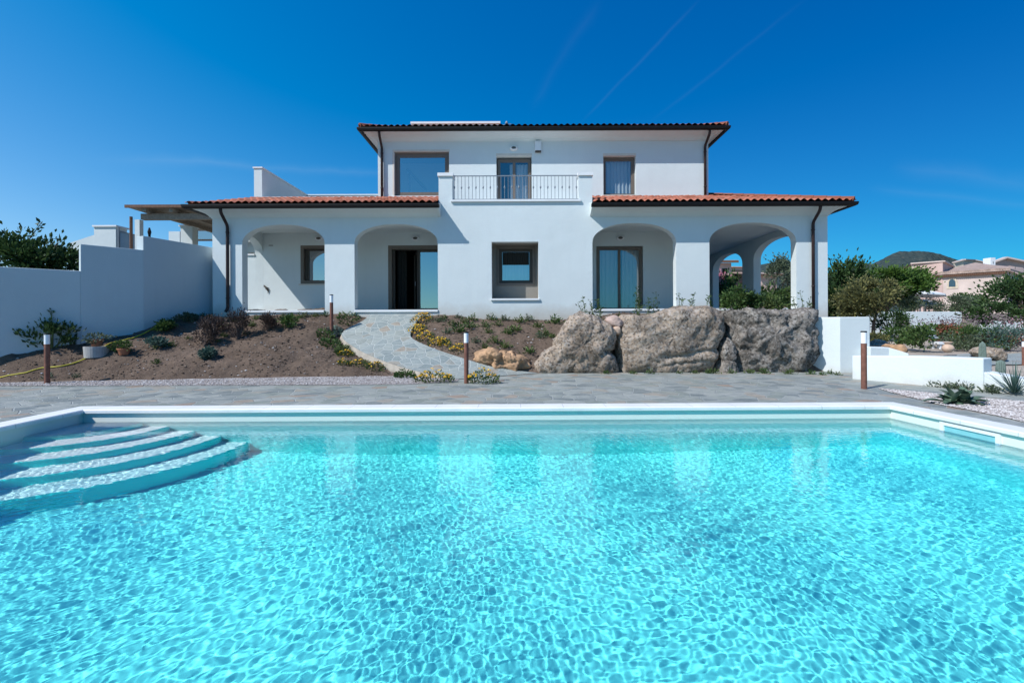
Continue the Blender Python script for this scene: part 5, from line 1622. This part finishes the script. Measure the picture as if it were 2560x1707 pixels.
def cactus(base, h, rad, label, seed):
    m_ = MB(); n = 36; K = 14
    for j in range(K + 1):
        t = j / K; rr = rad * (.82 + .18 * math.sin(PI * min(1, t * 1.1)))
        if t > .86: rr *= math.sqrt(max(.001, 1 - ((t - .86) / .14) ** 2)) * .98 + .02
        for i in range(n):
            q = 1 - .16 * (i % 3 == 0); a = 2 * PI * i / n
            m_.v.append((base[0] + rr * q * math.cos(a), base[1] + rr * q * math.sin(a), base[2] + h * t))
    for j in range(K):
        for i in range(n): m_.f.append((j * n + i, j * n + (i + 1) % n, (j + 1) * n + (i + 1) % n, (j + 1) * n + i))
    m_.f.append(tuple(K * n + i for i in range(n)))
    return tag(m_.build('cactus', M['cactus'], None), label, 'cactus', 'columnar cacti by the low wall')


a = at(*Z7(1642, 1162), 10.2); t_ = at(*Z7(1642, 1022), 10.2); cactus((a.x, a.y, a.z - .03), t_.z - a.z + .03, .085, 'ribbed grey cactus standing beyond the sloping white wall', 1)
a = at(*Z7(1487, 1000), 12.5); t_ = at(*Z7(1487, 865), 12.5); cactus((a.x, a.y, -.12), t_.z + .12, .082, 'taller ribbed cactus rising behind the end of the low white wall', 2)
# ---------------------------------------------------------------- left background
pg = empty('pergola', (-12, 17.5, 1.5), 'flat wooden pergola with white posts rising behind the left garden wall', 'pergola')
zr = at(318, 517, 17.0).z; x0 = at(318, 517, 17.0).x
m_ = MB(); m_.box(x0, -9.4, 16.95, 22.2, zr - .03, zr + .04); m_.build('roof_boards', M['wood'], pg)
m_ = MB(); m_.box(x0 - .02, -9.4, 16.90, 16.948, zr - .06, zr + .05); m_.build('fascia', M['wood_dark'], pg)
for k in range(5):
    x = x0 + .55 + k * 1.0; m_ = MB(); m_.box(x, x + .14, 17.0, 22.1, zr - .20, zr - .031); m_.build('rafter', M['wood'], pg)
m_ = MB(); m_.box(x0 + .3, -9.4, 17.24, 17.43, zr - .42, zr - .201); m_.build('beam', M['wood'], pg)
a = at(*Z1(940, 500), 17.34)
m_ = MB(); m_.box(a.x - .09, a.x + .09, 17.25, 17.43, 1.4, zr - .421); m_.build('post', M['plaster'], pg)
m_ = MB(); m_.tube([(a.x - .27, 17.3, 1.5), (a.x - .27, 17.3, zr - .3)], .05, 8); m_.build('downpipe', M['wood_dark'], pg)
an = empty('annex_building', (-10.5, 22.4, 1.5), 'white neighbouring building under the pergola behind the left wall', 'building')
zl = at(*Z1(1330, 455), 22.4).z
m_ = MB(); m_.box(-13.6, -9.45, 22.4, 26, 1.0, zr + .1); m_.build('wall', M['plaster'], an)
a = at(*Z1(1315, 500), 22.3); b = at(*Z1(1437, 600), 22.3)
m_ = MB(); m_.box(a.x, b.x + .2, 22.32, 22.40, b.z, a.z); w_ = m_.build('window', M['frame_dark'], an)
m_ = MB(); m_.add([(a.x + .08, 22.31, b.z + .08), (b.x + .2, 22.31, b.z + .08), (b.x + .2, 22.31, a.z - .25), (a.x + .08, 22.31, a.z - .25)], [(0, 1, 2, 3)]); m_.build('pane', M['glass'], w_, fix=False)
a = at(*Z1(1220, 505), 19.5); b = at(*Z1(1300, 620), 19.5)
m_ = MB(); m_.box(a.x, b.x, 19.5, 19.85, 1.2, a.z); pc = m_.build('gate_pillar', M['plaster']); tag(pc, 'white gate pillar with flat cap below the pergola', 'pillar')
m_ = MB(); m_.box(a.x - .05, b.x + .05, 19.45, 19.9, a.z, a.z + .07); m_.build('cap', M['marble'], pc); pc.children[0].location = -Vector(pc.location)
a = at(*Z1(1140, 520), 20.5); b = at(*Z1(1215, 560), 20.5)
m_ = MB(); m_.box(a.x, b.x, 20.5, 20.9, 1.2, zr - .2); tag(m_.build('porch_pillar', M['plaster']), 'white porch pillar left of the capped gate pillar under the pergola', 'pillar')
# white corner block with sloping wall and the grey gate beside it
a = at(*Z1(635, 507), 17.6); b = at(*Z1(783, 640), 17.6)
cb = empty('corner_block', (a.x, 17.6, 1.2), 'white wall block with flat cap and sloping left shoulder behind the garden wall', 'wall')
m_ = MB(); m_.box(a.x, b.x, 17.6, 18.1, 1.2, a.z); m_.build('wall', M['plaster'], cb)
m_ = MB(); m_.box(a.x - .03, b.x + .06, 17.55, 18.15, a.z, a.z + .06); m_.build('cap', M['marble'], cb)
s0 = at(*Z1(632, 560), 17.62); s1 = at(*Z1(470, 615), 17.62)
m_ = MB(); m_.hexa([(s1.x, 17.62, 1.2), (s0.x + .03, 17.62, 1.2), (s0.x + .03, 17.95, 1.2), (s1.x, 17.95, 1.2), (s1.x, 17.62, s1.z), (s0.x + .03, 17.62, s0.z), (s0.x + .03, 17.95, s0.z), (s1.x, 17.95, s1.z)]); m_.build('shoulder', M['plaster'], cb)
a = at(*Z1(805, 535), 17.5); b = at(*Z1(935, 650), 17.5)
gt = empty('gate', (a.x, 17.5, 1.2), 'grey sheet metal gate between the white block and pergola post', 'gate')
m_ = MB(); m_.add([(a.x, 17.5, 1.3), (b.x, 18.1, 1.3), (b.x, 18.1, a.z - .18), (a.x, 17.5, a.z)], [(0, 1, 2, 3)]); m_.build('panel', simple('gate_grey', (.36, .43, .48), .5, .06), gt, fix=False)
m_ = MB(); m_.tube([(a.x, 17.48, 1.3), (a.x, 17.48, a.z + .15)], .028, 7); m_.tube([(a.x, 17.48, a.z), (b.x, 18.08, a.z - .18)], .02, 6); m_.build('frame', M['iron'], gt)
lp = empty('street_lamp', at(*Z1(1010, 575), 30), 'small dark street lamp against the sky under the pergola', 'lamp')
a = at(*Z1(1010, 600), 30); t_ = at(*Z1(1010, 512), 30)
m_ = MB(); m_.tube([(a.x, 30, 1), (a.x, 30, t_.z - .2)], .07, 6); m_.build('pole', M['gutter'], lp)
m_ = MB(); m_.lathe([(.06, -.55), (.11, -.28), (.04, 0)], (a.x, 30, t_.z), 8); m_.build('lantern', M['gutter'], lp)
tree('citrus_tree', (-15.4, 13.6, .4), (-15.3, 13.6, 1.7), [((-15.1, 13.7, 2.75), (1.75, 1.2, .95), .75), ((-14.2, 13.6, 2.6), (.75, .8, .8), .25)], 'leafy dark green tree behind the lowest step of the left wall', leaf=.13, mat='leaf_dark', seed=3, n=4600, tr=.09,
     sprigs=[((-15.1, 13.7, 3.4), tuple(at(*Z1(285, 470), 13.7))), ((-15.3, 13.7, 3.3), tuple(at(*Z1(150, 508), 13.7))), ((-14.2, 13.6, 3.1), tuple(at(*Z1(408, 575), 13.7)))])

# ---------------------------------------------------------------- right background: garden
GW = 30.0
run_wall('garden_wall', [(17.0, GW, at(2300, 778, GW).z, -.2), (at(*Z7(1275, 610), GW).x, GW, at(*Z7(1275, 612), GW).z, -.2)], -.3, M['plaster'], 'long white garden wall across the right background, left half in tree shadow')
xr = at(*Z7(1275, 610), GW).x
run_wall('rubble_wall', [(xr + .02, GW - .1, at(*Z7(1400, 628), GW).z, -.2), (xr + 5.2, GW - .1, at(*Z7(1400, 632), GW).z, -.2)], -.4, M['rubble'], 'rough brown stone wall continuing right from the white garden wall')
run_wall('garden_wall', [(at(*Z7(1440, 690), 26).x, 26.0, at(*Z7(1500, 690), 26).z, -.2), (36, 26.0, at(*Z7(1700, 700), 26).z, -.2)], -.3, M['plaster'], 'white garden wall behind the bougainvillea at the far right')

a = at(*Z7(1660, 640), 21)
tree('bay_tree', (23.9, 21, -.2), (23.8, 21, 1.2), [((23.3, 21, 2.15), (1.7, 1.6, 1.05), .62), ((21.9, 21, 1.55), (.75, .9, .5), .14), ((24.2, 20.7, 2.6), (1.6, 1.4, .8), .24)], 'big dark green tree at the right edge before the pink house', leaf=.13, mat='leaf_dark', seed=11, n=4600, tr=.14,
     sprigs=[((22.4, 21, 2.7), tuple(at(*Z7(1605, 365), 21))), ((21.8, 21, 1.7), tuple(at(*Z7(1515, 505), 21)))])
tree('evergreen_tree', (18.6, 26, .2), (18.6, 26, 1.5), [((18.4, 26, 2.4), (1.55, 1.4, 1.95), .6), ((19.3, 26, 2.9), (1.2, 1.2, 1.2), .25), ((17.6, 26, 1.2), (.9, .9, .9), .15)], 'tall dark evergreen tree directly right of the villa corner', leaf=.19, mat='leaf_dark', seed=12, n=5200, tr=.15,
     sprigs=[(tuple(at(*Z7(255, 290), 26)), tuple(at(*Z7(235, 215), 26))), (tuple(at(*Z7(300, 290), 26)), tuple(at(*Z7(290, 205), 26))), (tuple(at(*Z7(345, 300), 26)), tuple(at(*Z7(360, 220), 26))), (tuple(at(*Z7(435, 300), 26)), tuple(at(*Z7(440, 195), 26)))])
c = at(*Z7(540, 480), 23.5); b_ = at(*Z7(555, 795), 23.5); f_ = at(*Z7(597, 600), 23.5)
tree('olive_tree', (b_.x, 23.5, b_.z), (f_.x, 23.5, f_.z), [((c.x, 23.5, c.z), (1.15, 1.1, .95), .6), ((c.x - .6, 23.5, c.z - .25), (.9, .9, .7), .25), ((c.x + .5, 23.4, c.z + .35), (.7, .7, .5), .15)], 'yellowish olive tree with bare leaning trunk before the white garden wall', leaf=.12, mat='leaf_olive', seed=13, n=4200, tr=.075)
c = at(*Z7(640, 430), 34)
tree('pine_tree', (c.x, 34, .5), (c.x, 34, 2.0), [((c.x - .3, 34, c.z + .4), (2.3, 1.8, 1.0), .5), ((c.x + 1.2, 34, c.z - .3), (1.5, 1.5, 1.0), .3), ((c.x - 1.8, 34, c.z - .5), (1.3, 1.3, 1.0), .2)], 'broad bright green umbrella pine behind the olive tree', leaf=.22, mat='leaf_pine', seed=14, n=5200, tr=.2)
c = at(*Z7(845, 400), 40)
tree('pine_tree', (c.x, 40, .5), (c.x, 40, 2.5), [((c.x, 40, c.z), (1.6, 1.6, 1.3), 1.0)], 'bright green pine close to the left corner of the pink house', leaf=.25, mat='leaf_pine', seed=15, n=1800, tr=.2)
def bush_at(zp, y, rad, h, label, mat, seed, leaf=.1, n=700, name='clipped_bush', cat='bush', drop=0, tight=.3):
    a = at(*zp, y); return shrub(name, (a.x, y, a.z - drop), rad, h, label, cat, leaf, mat, n, seed, tight=tight, clumps=26)
bush_at(Z7(870, 606), 33, .72, 1.0, 'small rounded dark clipped bush left of the lower parasol', 'leaf_grey', 301, .09, 900)
bush_at(Z7(1212, 614), 33, 1.35, 1.2, 'large rounded dark clipped bush right of the lower parasol', 'leaf_grey', 302, .10, 2000)
bush_at(Z7(1350, 620), 34.6, 1.2, 1.25, 'loose green bush behind the large clipped bush', 'leaf_mid', 303, .15, 1400, 'loose_bush')
bush_at(Z7(690, 820), 27.5, .95, 1.55, 'very dark bush in shadow against the white garden wall', 'leaf_dark', 304, .12, 900, 'shade_bush')
bush_at(Z7(575, 905), 18.5, .42, .48, 'small yellow green bush right behind the upright white wall', 'leaf_olive', 305, .08, 420, 'low_bush')
for i, (zp, y, rr, hh, lab, mt) in enumerate(((Z7(765, 885), 19, .52, .66, 'leafy citrus shrub left of the young citrus in the right garden', 'leaf_mid'), (Z7(895, 890), 18.5, .34, .62, 'pale green young citrus in the middle of the right garden', 'leaf_weed'), (Z7(965, 915), 17.5, .42, .76, 'taller citrus shrub left of the white bench', 'leaf_mid'))):
    bush_at(zp, y, rr, hh, lab, mt, 310 + i, .10, 330, 'citrus_shrub', 'shrub', tight=.4)
# bougainvillea and oleander border
for i, (zp, y, rr, hh, lab, mt, lf, n) in enumerate((
        (Z7(1230, 790), 20.5, 1.35, .75, 'mauve flowered loose shrub above the white bench', 'leaf_mauve', .065, 300), (Z7(1440, 785), 20.8, 1.3, .8, 'mauve flowered loose shrub before the rough stone wall', 'leaf_mauve', .065, 300),
        (Z7(1190, 900), 19.2, .40, .85, 'rust red leaved shrub right of the white bench', 'leaf_red', .07, 320), (Z7(1330, 860), 20, .8, .55, 'green mound of shrub under the mauve flowers', 'leaf_mid', .09, 700), (Z7(1100, 850), 19.8, .6, .6, 'green shrub behind the white bench', 'leaf_mid', .10, 520),
        (Z7(1420, 890), 19.5, .9, .42, 'rust red spreading shrub in the middle of the border', 'leaf_red', .08, 640), (Z7(1600, 870), 19.5, 1.0, .42, 'rust red spreading shrub under the big right tree', 'leaf_red', .08, 640),
        (Z7(1290, 925), 18, .55, .62, 'rounded grey green shrub right of the clay urn', 'leaf_grey', .07, 560), (Z7(1440, 930), 18, .78, .85, 'rounded green dome shrub behind the taller cactus', 'leaf_mid', .07, 900), (Z7(1690, 930), 17.5, .75, .82, 'rounded blue green dome shrub near the right bollard', 'leaf_blue', .07, 900),
        (Z7(1560, 930), 18, .70, .45, 'brownish low shrub between the two dome shrubs', 'leaf_dry', .07, 560), (Z7(1730, 850), 18.8, .7, .70, 'pink flowering oleander at the far right', 'petal_pink', .05, 120))):
    bush_at(zp, y, rr, hh, lab, mt, 330 + i, lf, n, 'border_shrub', 'shrub', tight=.42)
# rocks in the garden
for i, (pts, y, mt, lab) in enumerate((([(598, 905), (640, 880), (720, 885), (758, 905), (765, 935), (690, 940), (610, 930)], 15.5, 'granite_warm', 'brown garden rock behind the wing of the low white wall'), ([(760, 905), (800, 893), (860, 905), (885, 950), (880, 985), (800, 975), (765, 940)], 14.5, 'orange_rock', 'orange garden rock beside the sloping white wing wall'), ([(1520, 960), (1560, 935), (1650, 925), (1740, 945), (1790, 985), (1780, 1025), (1640, 1005), (1560, 990)], 14.5, 'granite_warm', 'long brown garden rock left of the far right bollard lamp'))):
    blob('garden_rock', [Z7(*q) for q in pts], y, .8, M[mt], lab, 'rock', 20 + i, 'rocks in the right garden', .05, .8, 70)
# clay urn, white bench
u0 = at(*Z7(1193, 958), 15.5); m_ = MB()
hh = at(*Z7(1193, 868), 15.5).z - u0.z
m_.lathe([(.06, 0), (.11, .08 * hh), (.165, .30 * hh), (.172, .44 * hh), (.13, .66 * hh), (.085, .78 * hh), (.088, .88 * hh), (.135, .95 * hh), (.135, hh), (.11, hh), (.07, .86 * hh)], u0, 24)
tag(m_.build('clay_urn', M['pot_pale'], smooth=True), 'pale round clay urn standing on the garden walk right of the white bench', 'urn')
s0 = at(*Z7(1052, 905), 17.5); s1 = at(*Z7(1150, 905), 17.5); bn = empty('garden_bench', (s0.x, 17.5, s0.z), 'small white slatted bench among the shrubs of the right garden', 'bench')
zt = at(*Z7(1100, 812), 17.5).z; zs = at(*Z7(1100, 858), 17.5).z
m_ = MB(); m_.hexa([(s0.x + .05, 17.6, zs + .10), (s1.x - .05, 17.6, zs + .10), (s1.x - .05, 17.64, zs + .10), (s0.x + .05, 17.64, zs + .10), (s0.x + .05, 17.74, zt), (s1.x - .05, 17.74, zt), (s1.x - .05, 17.78, zt), (s0.x + .05, 17.78, zt)]); m_.build('backrest', M['white'], bn)
m_ = MB(); m_.box(s0.x, s1.x, 17.2, 17.62, zs - .12, zs - .03); m_.build('seat', M['white'], bn)
for x in (s0.x + .1, s1.x - .14):
    for y in (17.24, 17.54): m_ = MB(); m_.box(x, x + .05, y, y + .05, s0.z - .1, zs - .12); m_.build('leg', M['white'], bn)

# parasols on the far terrace
def parasol(a, rad, h, zpole, label, tilt=0.0):
    root = empty('parasol', (a.x, a.y, zpole), label, 'parasol', 'parasols on the pink house terrace')
    m_ = MB(); n = 8; top = Vector((a.x, a.y, a.z))
    ring = [Vector((a.x + rad * math.cos(PI / 8 + k * PI / 4), a.y + rad * math.sin(PI / 8 + k * PI / 4), a.z - h + tilt * math.cos(PI / 8 + k * PI / 4))) for k in range(n)]
    low = [p - Vector((0, 0, .12)) for p in ring]
    m_.v = [tuple(top)] + [tuple(p) for p in ring] + [tuple(p) for p in low]
    m_.f = [(0, 1 + k, 1 + (k + 1) % n) for k in range(n)] + [(1 + k, 9 + k, 9 + (k + 1) % n, 1 + (k + 1) % n) for k in range(n)]
    m_.build('canopy', M['canvas'], root, fix=False)
    m_ = MB(); m_.tube([(a.x, a.y, zpole), (a.x, a.y, a.z - .02)], .04, 8); m_.build('pole', M['wood'], root)
parasol(at(*Z7(935, 415), 36), 1.75, .45, 1.2, 'upper white parasol at the left corner of the pink house', -.12)
parasol(at(*Z7(1003, 505), 35), 1.05, .42, 1.0, 'lower white parasol between the two clipped bushes')
for i, (zp, lab) in enumerate(((Z7(955, 603), 'white garden chair left under the lower parasol'), (Z7(1030, 606), 'white garden chair right under the lower parasol'))):
    a = at(*zp, 34.5); ch = empty('garden_chair', (a.x, a.y, a.z), lab, 'chair', 'chairs under the parasol')
    m_ = MB(); m_.box(a.x - .25, a.x + .25, a.y - .25, a.y + .25, a.z + .42, a.z + .47); m_.build('seat', M['white'], ch)
    m_ = MB(); m_.box(a.x - .25, a.x + .25, a.y + .22, a.y + .26, a.z + .55, a.z + .9); m_.build('backrest', M['white'], ch)
    for sx in (-.22, .18):
        for sy in (-.22, .18): m_ = MB(); m_.box(a.x + sx, a.x + sx + .045, a.y + sy, a.y + sy + .045, a.z - .1, a.z + .42); m_.build('leg', M['white'], ch)

# ---------------------------------------------------------------- pink house on the right
A = at(*Z7(1100, 480), 47); Bp = at(*Z7(1700, 480), 42); Cp = at(*Z7(1822, 480), 48)
ph = empty('pink_house', (A.x, 45, 0), 'pink stone house with hipped tile roof and small arched window at right', 'house')
ze0 = at(*Z7(1100, 292), 47).z; ze1 = at(*Z7(1700, 255), 42).z; ze = (ze0 + ze1) / 2
def quad_wall(m_, a, b, z0, z1, zz1=None): return m_.add([(a.x, a.y, z0), (b.x, b.y, z0), (b.x, b.y, zz1 or z1), (a.x, a.y, z1)], [(0, 1, 2, 3)])
m_ = MB(); quad_wall(m_, A, Bp, 0, ze0, ze1); quad_wall(m_, Bp, Cp, 0, ze1, ze1 + .1); m_.build('wall', M['pink_pale'], ph, fix=False)
# roof
dn = (Bp - A).normalized(); nn = Vector((dn.y, -dn.x, 0)).normalized()
if nn.y > 0: nn = -nn
e0 = A + nn * .35 - dn * .3; e1 = Bp + nn * .35 + dn * .35; e2 = Cp + dn * .6 - nn * .2
rz = lambda p, z: (p.x, p.y, z)
r0 = at(*Z7(1430, 200), 52); r1 = at(*Z7(1830, 235), 54)
tw = at(*Z7(1165, 265), 50)
m_ = MB(); m_.add([rz(e0, ze0 + .05), rz(e1, ze1 + .05), tuple(r0), tuple(tw)], [(0, 1, 2, 3)]); m_.add([rz(e1, ze1 + .05), rz(e2, ze1 + .1), tuple(r1), tuple(r0)], [(0, 1, 2, 3)])
m_.add([rz(e0, ze0 - .1), rz(e1, ze1 - .1), rz(e1, ze1 + .05), rz(e0, ze0 + .05)], [(0, 1, 2, 3)]); m_.add([rz(e1, ze1 - .1), rz(e2, ze1 - .05), rz(e2, ze1 + .1), rz(e1, ze1 + .05)], [(0, 1, 2, 3)])
rf = m_.build('roof', M['tile_old'], ph, fix=False)
m_ = MB(); nT = 34
for k in range(nT):   # rows of round tiles down the slope
    t = (k + .5) / nT; p = Vector(rz(e0, ze0 + .08)).lerp(Vector(rz(e1, ze1 + .08)), t); q = Vector(tw).lerp(Vector(r0), t); m_.tube([p, q + Vector((0, 0, .03))], .10, 6)
m_.build('tile_rows', M['tile_old'], rf, fix=False)
m_ = MB()
for k in range(nT): # dark eave tiles
    t = (k + .5) / nT; p = Vector(rz(A + nn * .2, ze0 - .20)).lerp(Vector(rz(Bp + nn * .2, ze1 - .20)), t); m_.box(p.x - .09, p.x + .09, p.y - .1, p.y + .15, p.z - .13, p.z + .08)
m_.build('eave_tiles', M['wood_dark'], rf)
def on_wall(z):
    d = at(*Z7(*z), 1.0) - Vector(CAM); e = Bp - A
    den = d.x * e.y - d.y * e.x; k_ = (A.x * e.y - A.y * e.x) / den
    return Vector(CAM) + d * k_ + nn * .02


wa = [on_wall((1203, 398)), on_wall((1260, 398))]; zt_ = on_wall((1230, 332)).z
m_ = MB(); s_ = [on_wall((1182, 418)), on_wall((1282, 412)), on_wall((1276, 350)), on_wall((1256, 322)), on_wall((1210, 325)), on_wall((1190, 352))]
m_.add([p - nn * -.02 for p in s_], [(0, 1, 2, 3, 4, 5)]); wf = m_.build('window', M['quoin'], ph, fix=False)
m_ = MB(); ar = [on_wall((1203, 398)), on_wall((1260, 396)), on_wall((1260, 358)), on_wall((1252, 341)), on_wall((1232, 333)), on_wall((1213, 341)), on_wall((1204, 358))]
m_.add([p + nn * .05 for p in ar], [tuple(range(7))]); m_.build('pane', M['navy'], wf, fix=False)
for k, (yy, ww) in enumerate(((300, 45), (330, 30), (360, 50), (395, 32), (430, 48))):
    p0 = on_wall((1698 - ww, yy)); p1 = on_wall((1698, yy + 20)); m_ = MB(); m_.hexa([tuple(p0 + nn * .03), tuple(Vector((p1.x, p1.y, p0.z)) + nn * .03), tuple(Vector((p1.x, p1.y, p0.z))), tuple(p0), tuple(Vector((p0.x, p0.y, p1.z)) + nn * .03), tuple(p1 + nn * .03), tuple(p1), tuple(Vector((p0.x, p0.y, p1.z)))]); m_.build('quoin', M['quoin'], ph)
a = at(*Z7(1742, 305), 44.4); b = at(*Z7(1778, 352), 45.6)
m_ = MB(); m_.add([(a.x, a.y - .1, b.z), (b.x, b.y - .1, b.z), (b.x, b.y - .1, a.z), (a.x, a.y - .1, a.z)], [(0, 1, 2, 3)]); m_.build('window', M['navy'], ph, fix=False)
# square tower part
t0 = at(*Z7(880, 205), 49); t1 = at(*Z7(1148, 185), 46.5); t2 = at(*Z7(1240, 190), 51)
m_ = MB(); quad_wall(m_, t0, t1, 0, t0.z, t1.z); quad_wall(m_, t1, t2, 0, t1.z, t1.z); m_.add([tuple(t0), tuple(t1), (t2.x, t2.y, t1.z), (t0.x + 2, t0.y + 4, t0.z)], [(0, 1, 2, 3)]); m_.build('tower', M['pink'], ph, fix=False)
m_ = MB(); m_.bar(t0 + Vector((-.1, -.1, .04)), t1 + Vector((.1, -.1, .04)), .25, .12); m_.bar(t1 + Vector((0, -.1, .04)), (t2.x, t2.y, t1.z + .04), .25, .12); m_.build('coping', M['pink_pale'], ph)
for k, yy in enumerate((225, 262, 295, 328, 365, 400)):
    ww = (24, 38)[k % 2]; p0 = at(*Z7(881, yy), 48.95); p1 = at(*Z7(881 + ww, yy + 20), 48.6); m_ = MB(); m_.box(p0.x, p1.x, p1.y - .05, p0.y + .3, p1.z, p0.z); m_.build('quoin', M['quoin'], ph)
a = at(*Z7(1013, 300), 47.6); m_ = MB(); m_.box(a.x - .12, a.x + .12, a.y - .25, a.y, a.z - .45, a.z + .2); m_.build('lantern', M['gutter'], ph)
# houses behind it
h2 = empty('cream_house', tuple(at(*Z7(1370, 300), 64)), 'cream gabled house roof showing behind the pink house', 'house')
p = [at(*Z7(1240, 192), 64), at(*Z7(1325, 168), 64), at(*Z7(1410, 172), 66), at(*Z7(1620, 215), 66)]
m_ = MB(); m_.v = [tuple(q) for q in p] + [(q.x, q.y, 1) for q in p]; m_.f = [(0, 4, 5, 1), (1, 5, 6, 2), (2, 6, 7, 3)]; m_.build('wall', M['cream'], h2, fix=False)
m_ = MB(); [m_.bar(p[i], p[i + 1], .5, .15) for i in range(3)]; m_.build('roof_edge', M['pink_pale'], h2)
h3 = empty('far_pink_house', tuple(at(*Z7(1700, 300), 62)), 'pale pink house with broad gable and white chimney at far right', 'house')
p = [at(*Z7(1560, 195), 62), at(*Z7(1668, 156), 62), at(*Z7(1900, 205), 62)]
m_ = MB(); m_.v = [tuple(q) for q in p] + [(q.x, q.y, 1) for q in p]; m_.f = [(0, 3, 4, 1), (1, 4, 5, 2)]; m_.build('wall', M['pink'], h3, fix=False)
m_ = MB(); [m_.bar(p[i] + Vector((0, -.2, .05)), p[i + 1] + Vector((0, -.2, .05)), .6, .2) for i in range(2)]; m_.build('roof_edge', M['pink_pale'], h3)
a = at(*Z7(1524, 205), 61); b = at(*Z7(1564, 155), 61)
m_ = MB(); m_.box(a.x, b.x, 60.5, 61.5, a.z - 2, b.z); ck = m_.build('chimney', M['white'], h3)
m_ = MB(); m_.box(a.x + .3, b.x - .3, 60.46, 60.5, b.z - .8, b.z - .5); m_.build('flue', M['dark'], ck)

# ---------------------------------------------------------------- seen through the porch arches
def arch_house(x0, x1, y, dep, zt, roof_over, label, wins, mat='pink'):
    root = empty('village_house', ((x0 + x1) / 2, y, 0), label, 'house', 'houses seen through the porch')
    m_ = MB(); m_.box(x0, x1, y, y + dep, 0, zt); m_.build('wall', M[mat], root)
    m_ = MB(); m_.hexa([(x0 - roof_over, y - roof_over, zt), (x1 + roof_over, y - roof_over, zt), (x1 + roof_over, y + dep, zt + .9), (x0 - roof_over, y + dep, zt + .9), (x0 - roof_over, y - roof_over, zt + .22), (x1 + roof_over, y - roof_over, zt + .22), (x1 + roof_over, y + dep, zt + 1.1), (x0 - roof_over, y + dep, zt + 1.1)]); m_.build('roof', M['tile_old'], root)
    m_ = MB(); m_.box(x0 - roof_over, x1 + roof_over, y - roof_over - .04, y - roof_over - .002, zt - .04, zt + .17); m_.build('fascia', M['wood_dark'], root)
    for (a, b, z0, z1) in wins:
        m_ = MB(); m_.box(a, b, y - .03, y + .02, z0, z1); m_.build('window', M['dark'], root)
    return root
k = lambda zx, zy, y: at(*Z4(zx, zy), y)
y = 46
a, b = k(1150, 600, y), k(1268, 570, y)
arch_house(a.x - 1.2, b.x, y, 6, k(1200, 580, y).z, .5, 'tall pink village house with dark balcony door seen through the inner arch', [(k(1195, 640, y).x, k(1235, 640, y).x, k(1200, 720, y).z, k(1200, 625, y).z)])
r_ = MB(); q0 = k(1165, 705, y); q1 = k(1235, 735, y); [r_.tube([(q0.x + (q1.x - q0.x) * i / 8, y - .5, q1.z), (q0.x + (q1.x - q0.x) * i / 8, y - .5, q0.z)], .04, 5) for i in range(9)]; r_.tube([(q0.x, y - .5, q0.z), (q1.x, y - .5, q0.z)], .06, 5)
r_.build('balcony_rail', M['gutter'], bpy.data.objects['village_house'])
y = 50; a, b = k(1262, 640, y), k(1372, 640, y)
arch_house(a.x, b.x + .6, y, 6, k(1330, 632, y).z, .5, 'lower pink village house with orange eaves beside the tall one', [(k(1300, 700, y).x, k(1322, 700, y).x, k(1300, 745, y).z, k(1300, 665, y).z)], 'pink_pale')
y = 44; a, b = k(1512, 680, y), k(1640, 680, y)
arch_house(a.x, b.x, y, 6, k(1560, 688, y).z, .4, 'brownish village house with pale tiled roof seen through the outer arch', [(k(1590, 720, y).x, k(1612, 720, y).x, k(1590, 760, y).z, k(1590, 715, y).z)], 'pink')
c = k(1670, 710, 27)
tree('young_olive', (c.x, 27, .2), (c.x, 27, 1.4), [((c.x, 27, c.z), (.85, .8, 1.1), .7), ((c.x + .3, 27, c.z + .5), (.55, .6, .7), .3)], 'soft grey green olive tree seen through the outer porch arch', leaf=.12, mat='leaf_grey', seed=17, n=1300, tr=.07)
for i, (zx, zy, y, rr, hh, mt, lab) in enumerate(((1310, 955, 23, .55, 1.6, 'leaf_mid', 'tall green shrub seen through the inner porch arch'), (1560, 950, 22, .7, 1.0, 'leaf_mid', 'green shrub seen low through the outer porch arch'), (1690, 950, 22.5, .8, 1.1, 'leaf_weed', 'yellow green shrub seen low through the outer porch arch'), (1205, 930, 24, .4, 1.6, 'leaf_dark', 'dark shrub below the pink oleander in the inner arch'), (1190, 850, 24.2, .45, 1.1, 'petal_pink', 'crimson flowered oleander seen through the inner porch arch'))):
    a = k(zx, zy, y); shrub('arch_shrub', (a.x, y, a.z - .05), rr, hh, lab, leaf=.13, mat=mt, n=700, seed=400 + i, tight=.4, clumps=20)

a = k(0, 0, 1)
g = [at(*Z2(385, 492), 19.0), at(*Z2(470, 492), 19.0), at(*Z2(470, 440), 19.0), at(*Z2(440, 415), 19.0), at(*Z2(385, 460), 19.0)]
m_ = MB(); m_.add([(q.x, 19.0, q.z) for q in g] + [(q.x, 19.3, q.z) for q in g], [(0, 1, 2, 3, 4), (9, 8, 7, 6, 5)] + [(i, 5 + i, 5 + (i + 1) % 5, (i + 1) % 5) for i in range(5)])
tag(m_.build('gable_wall', M['plaster']), 'small white gable seen through the left end arch of the porch', 'wall')
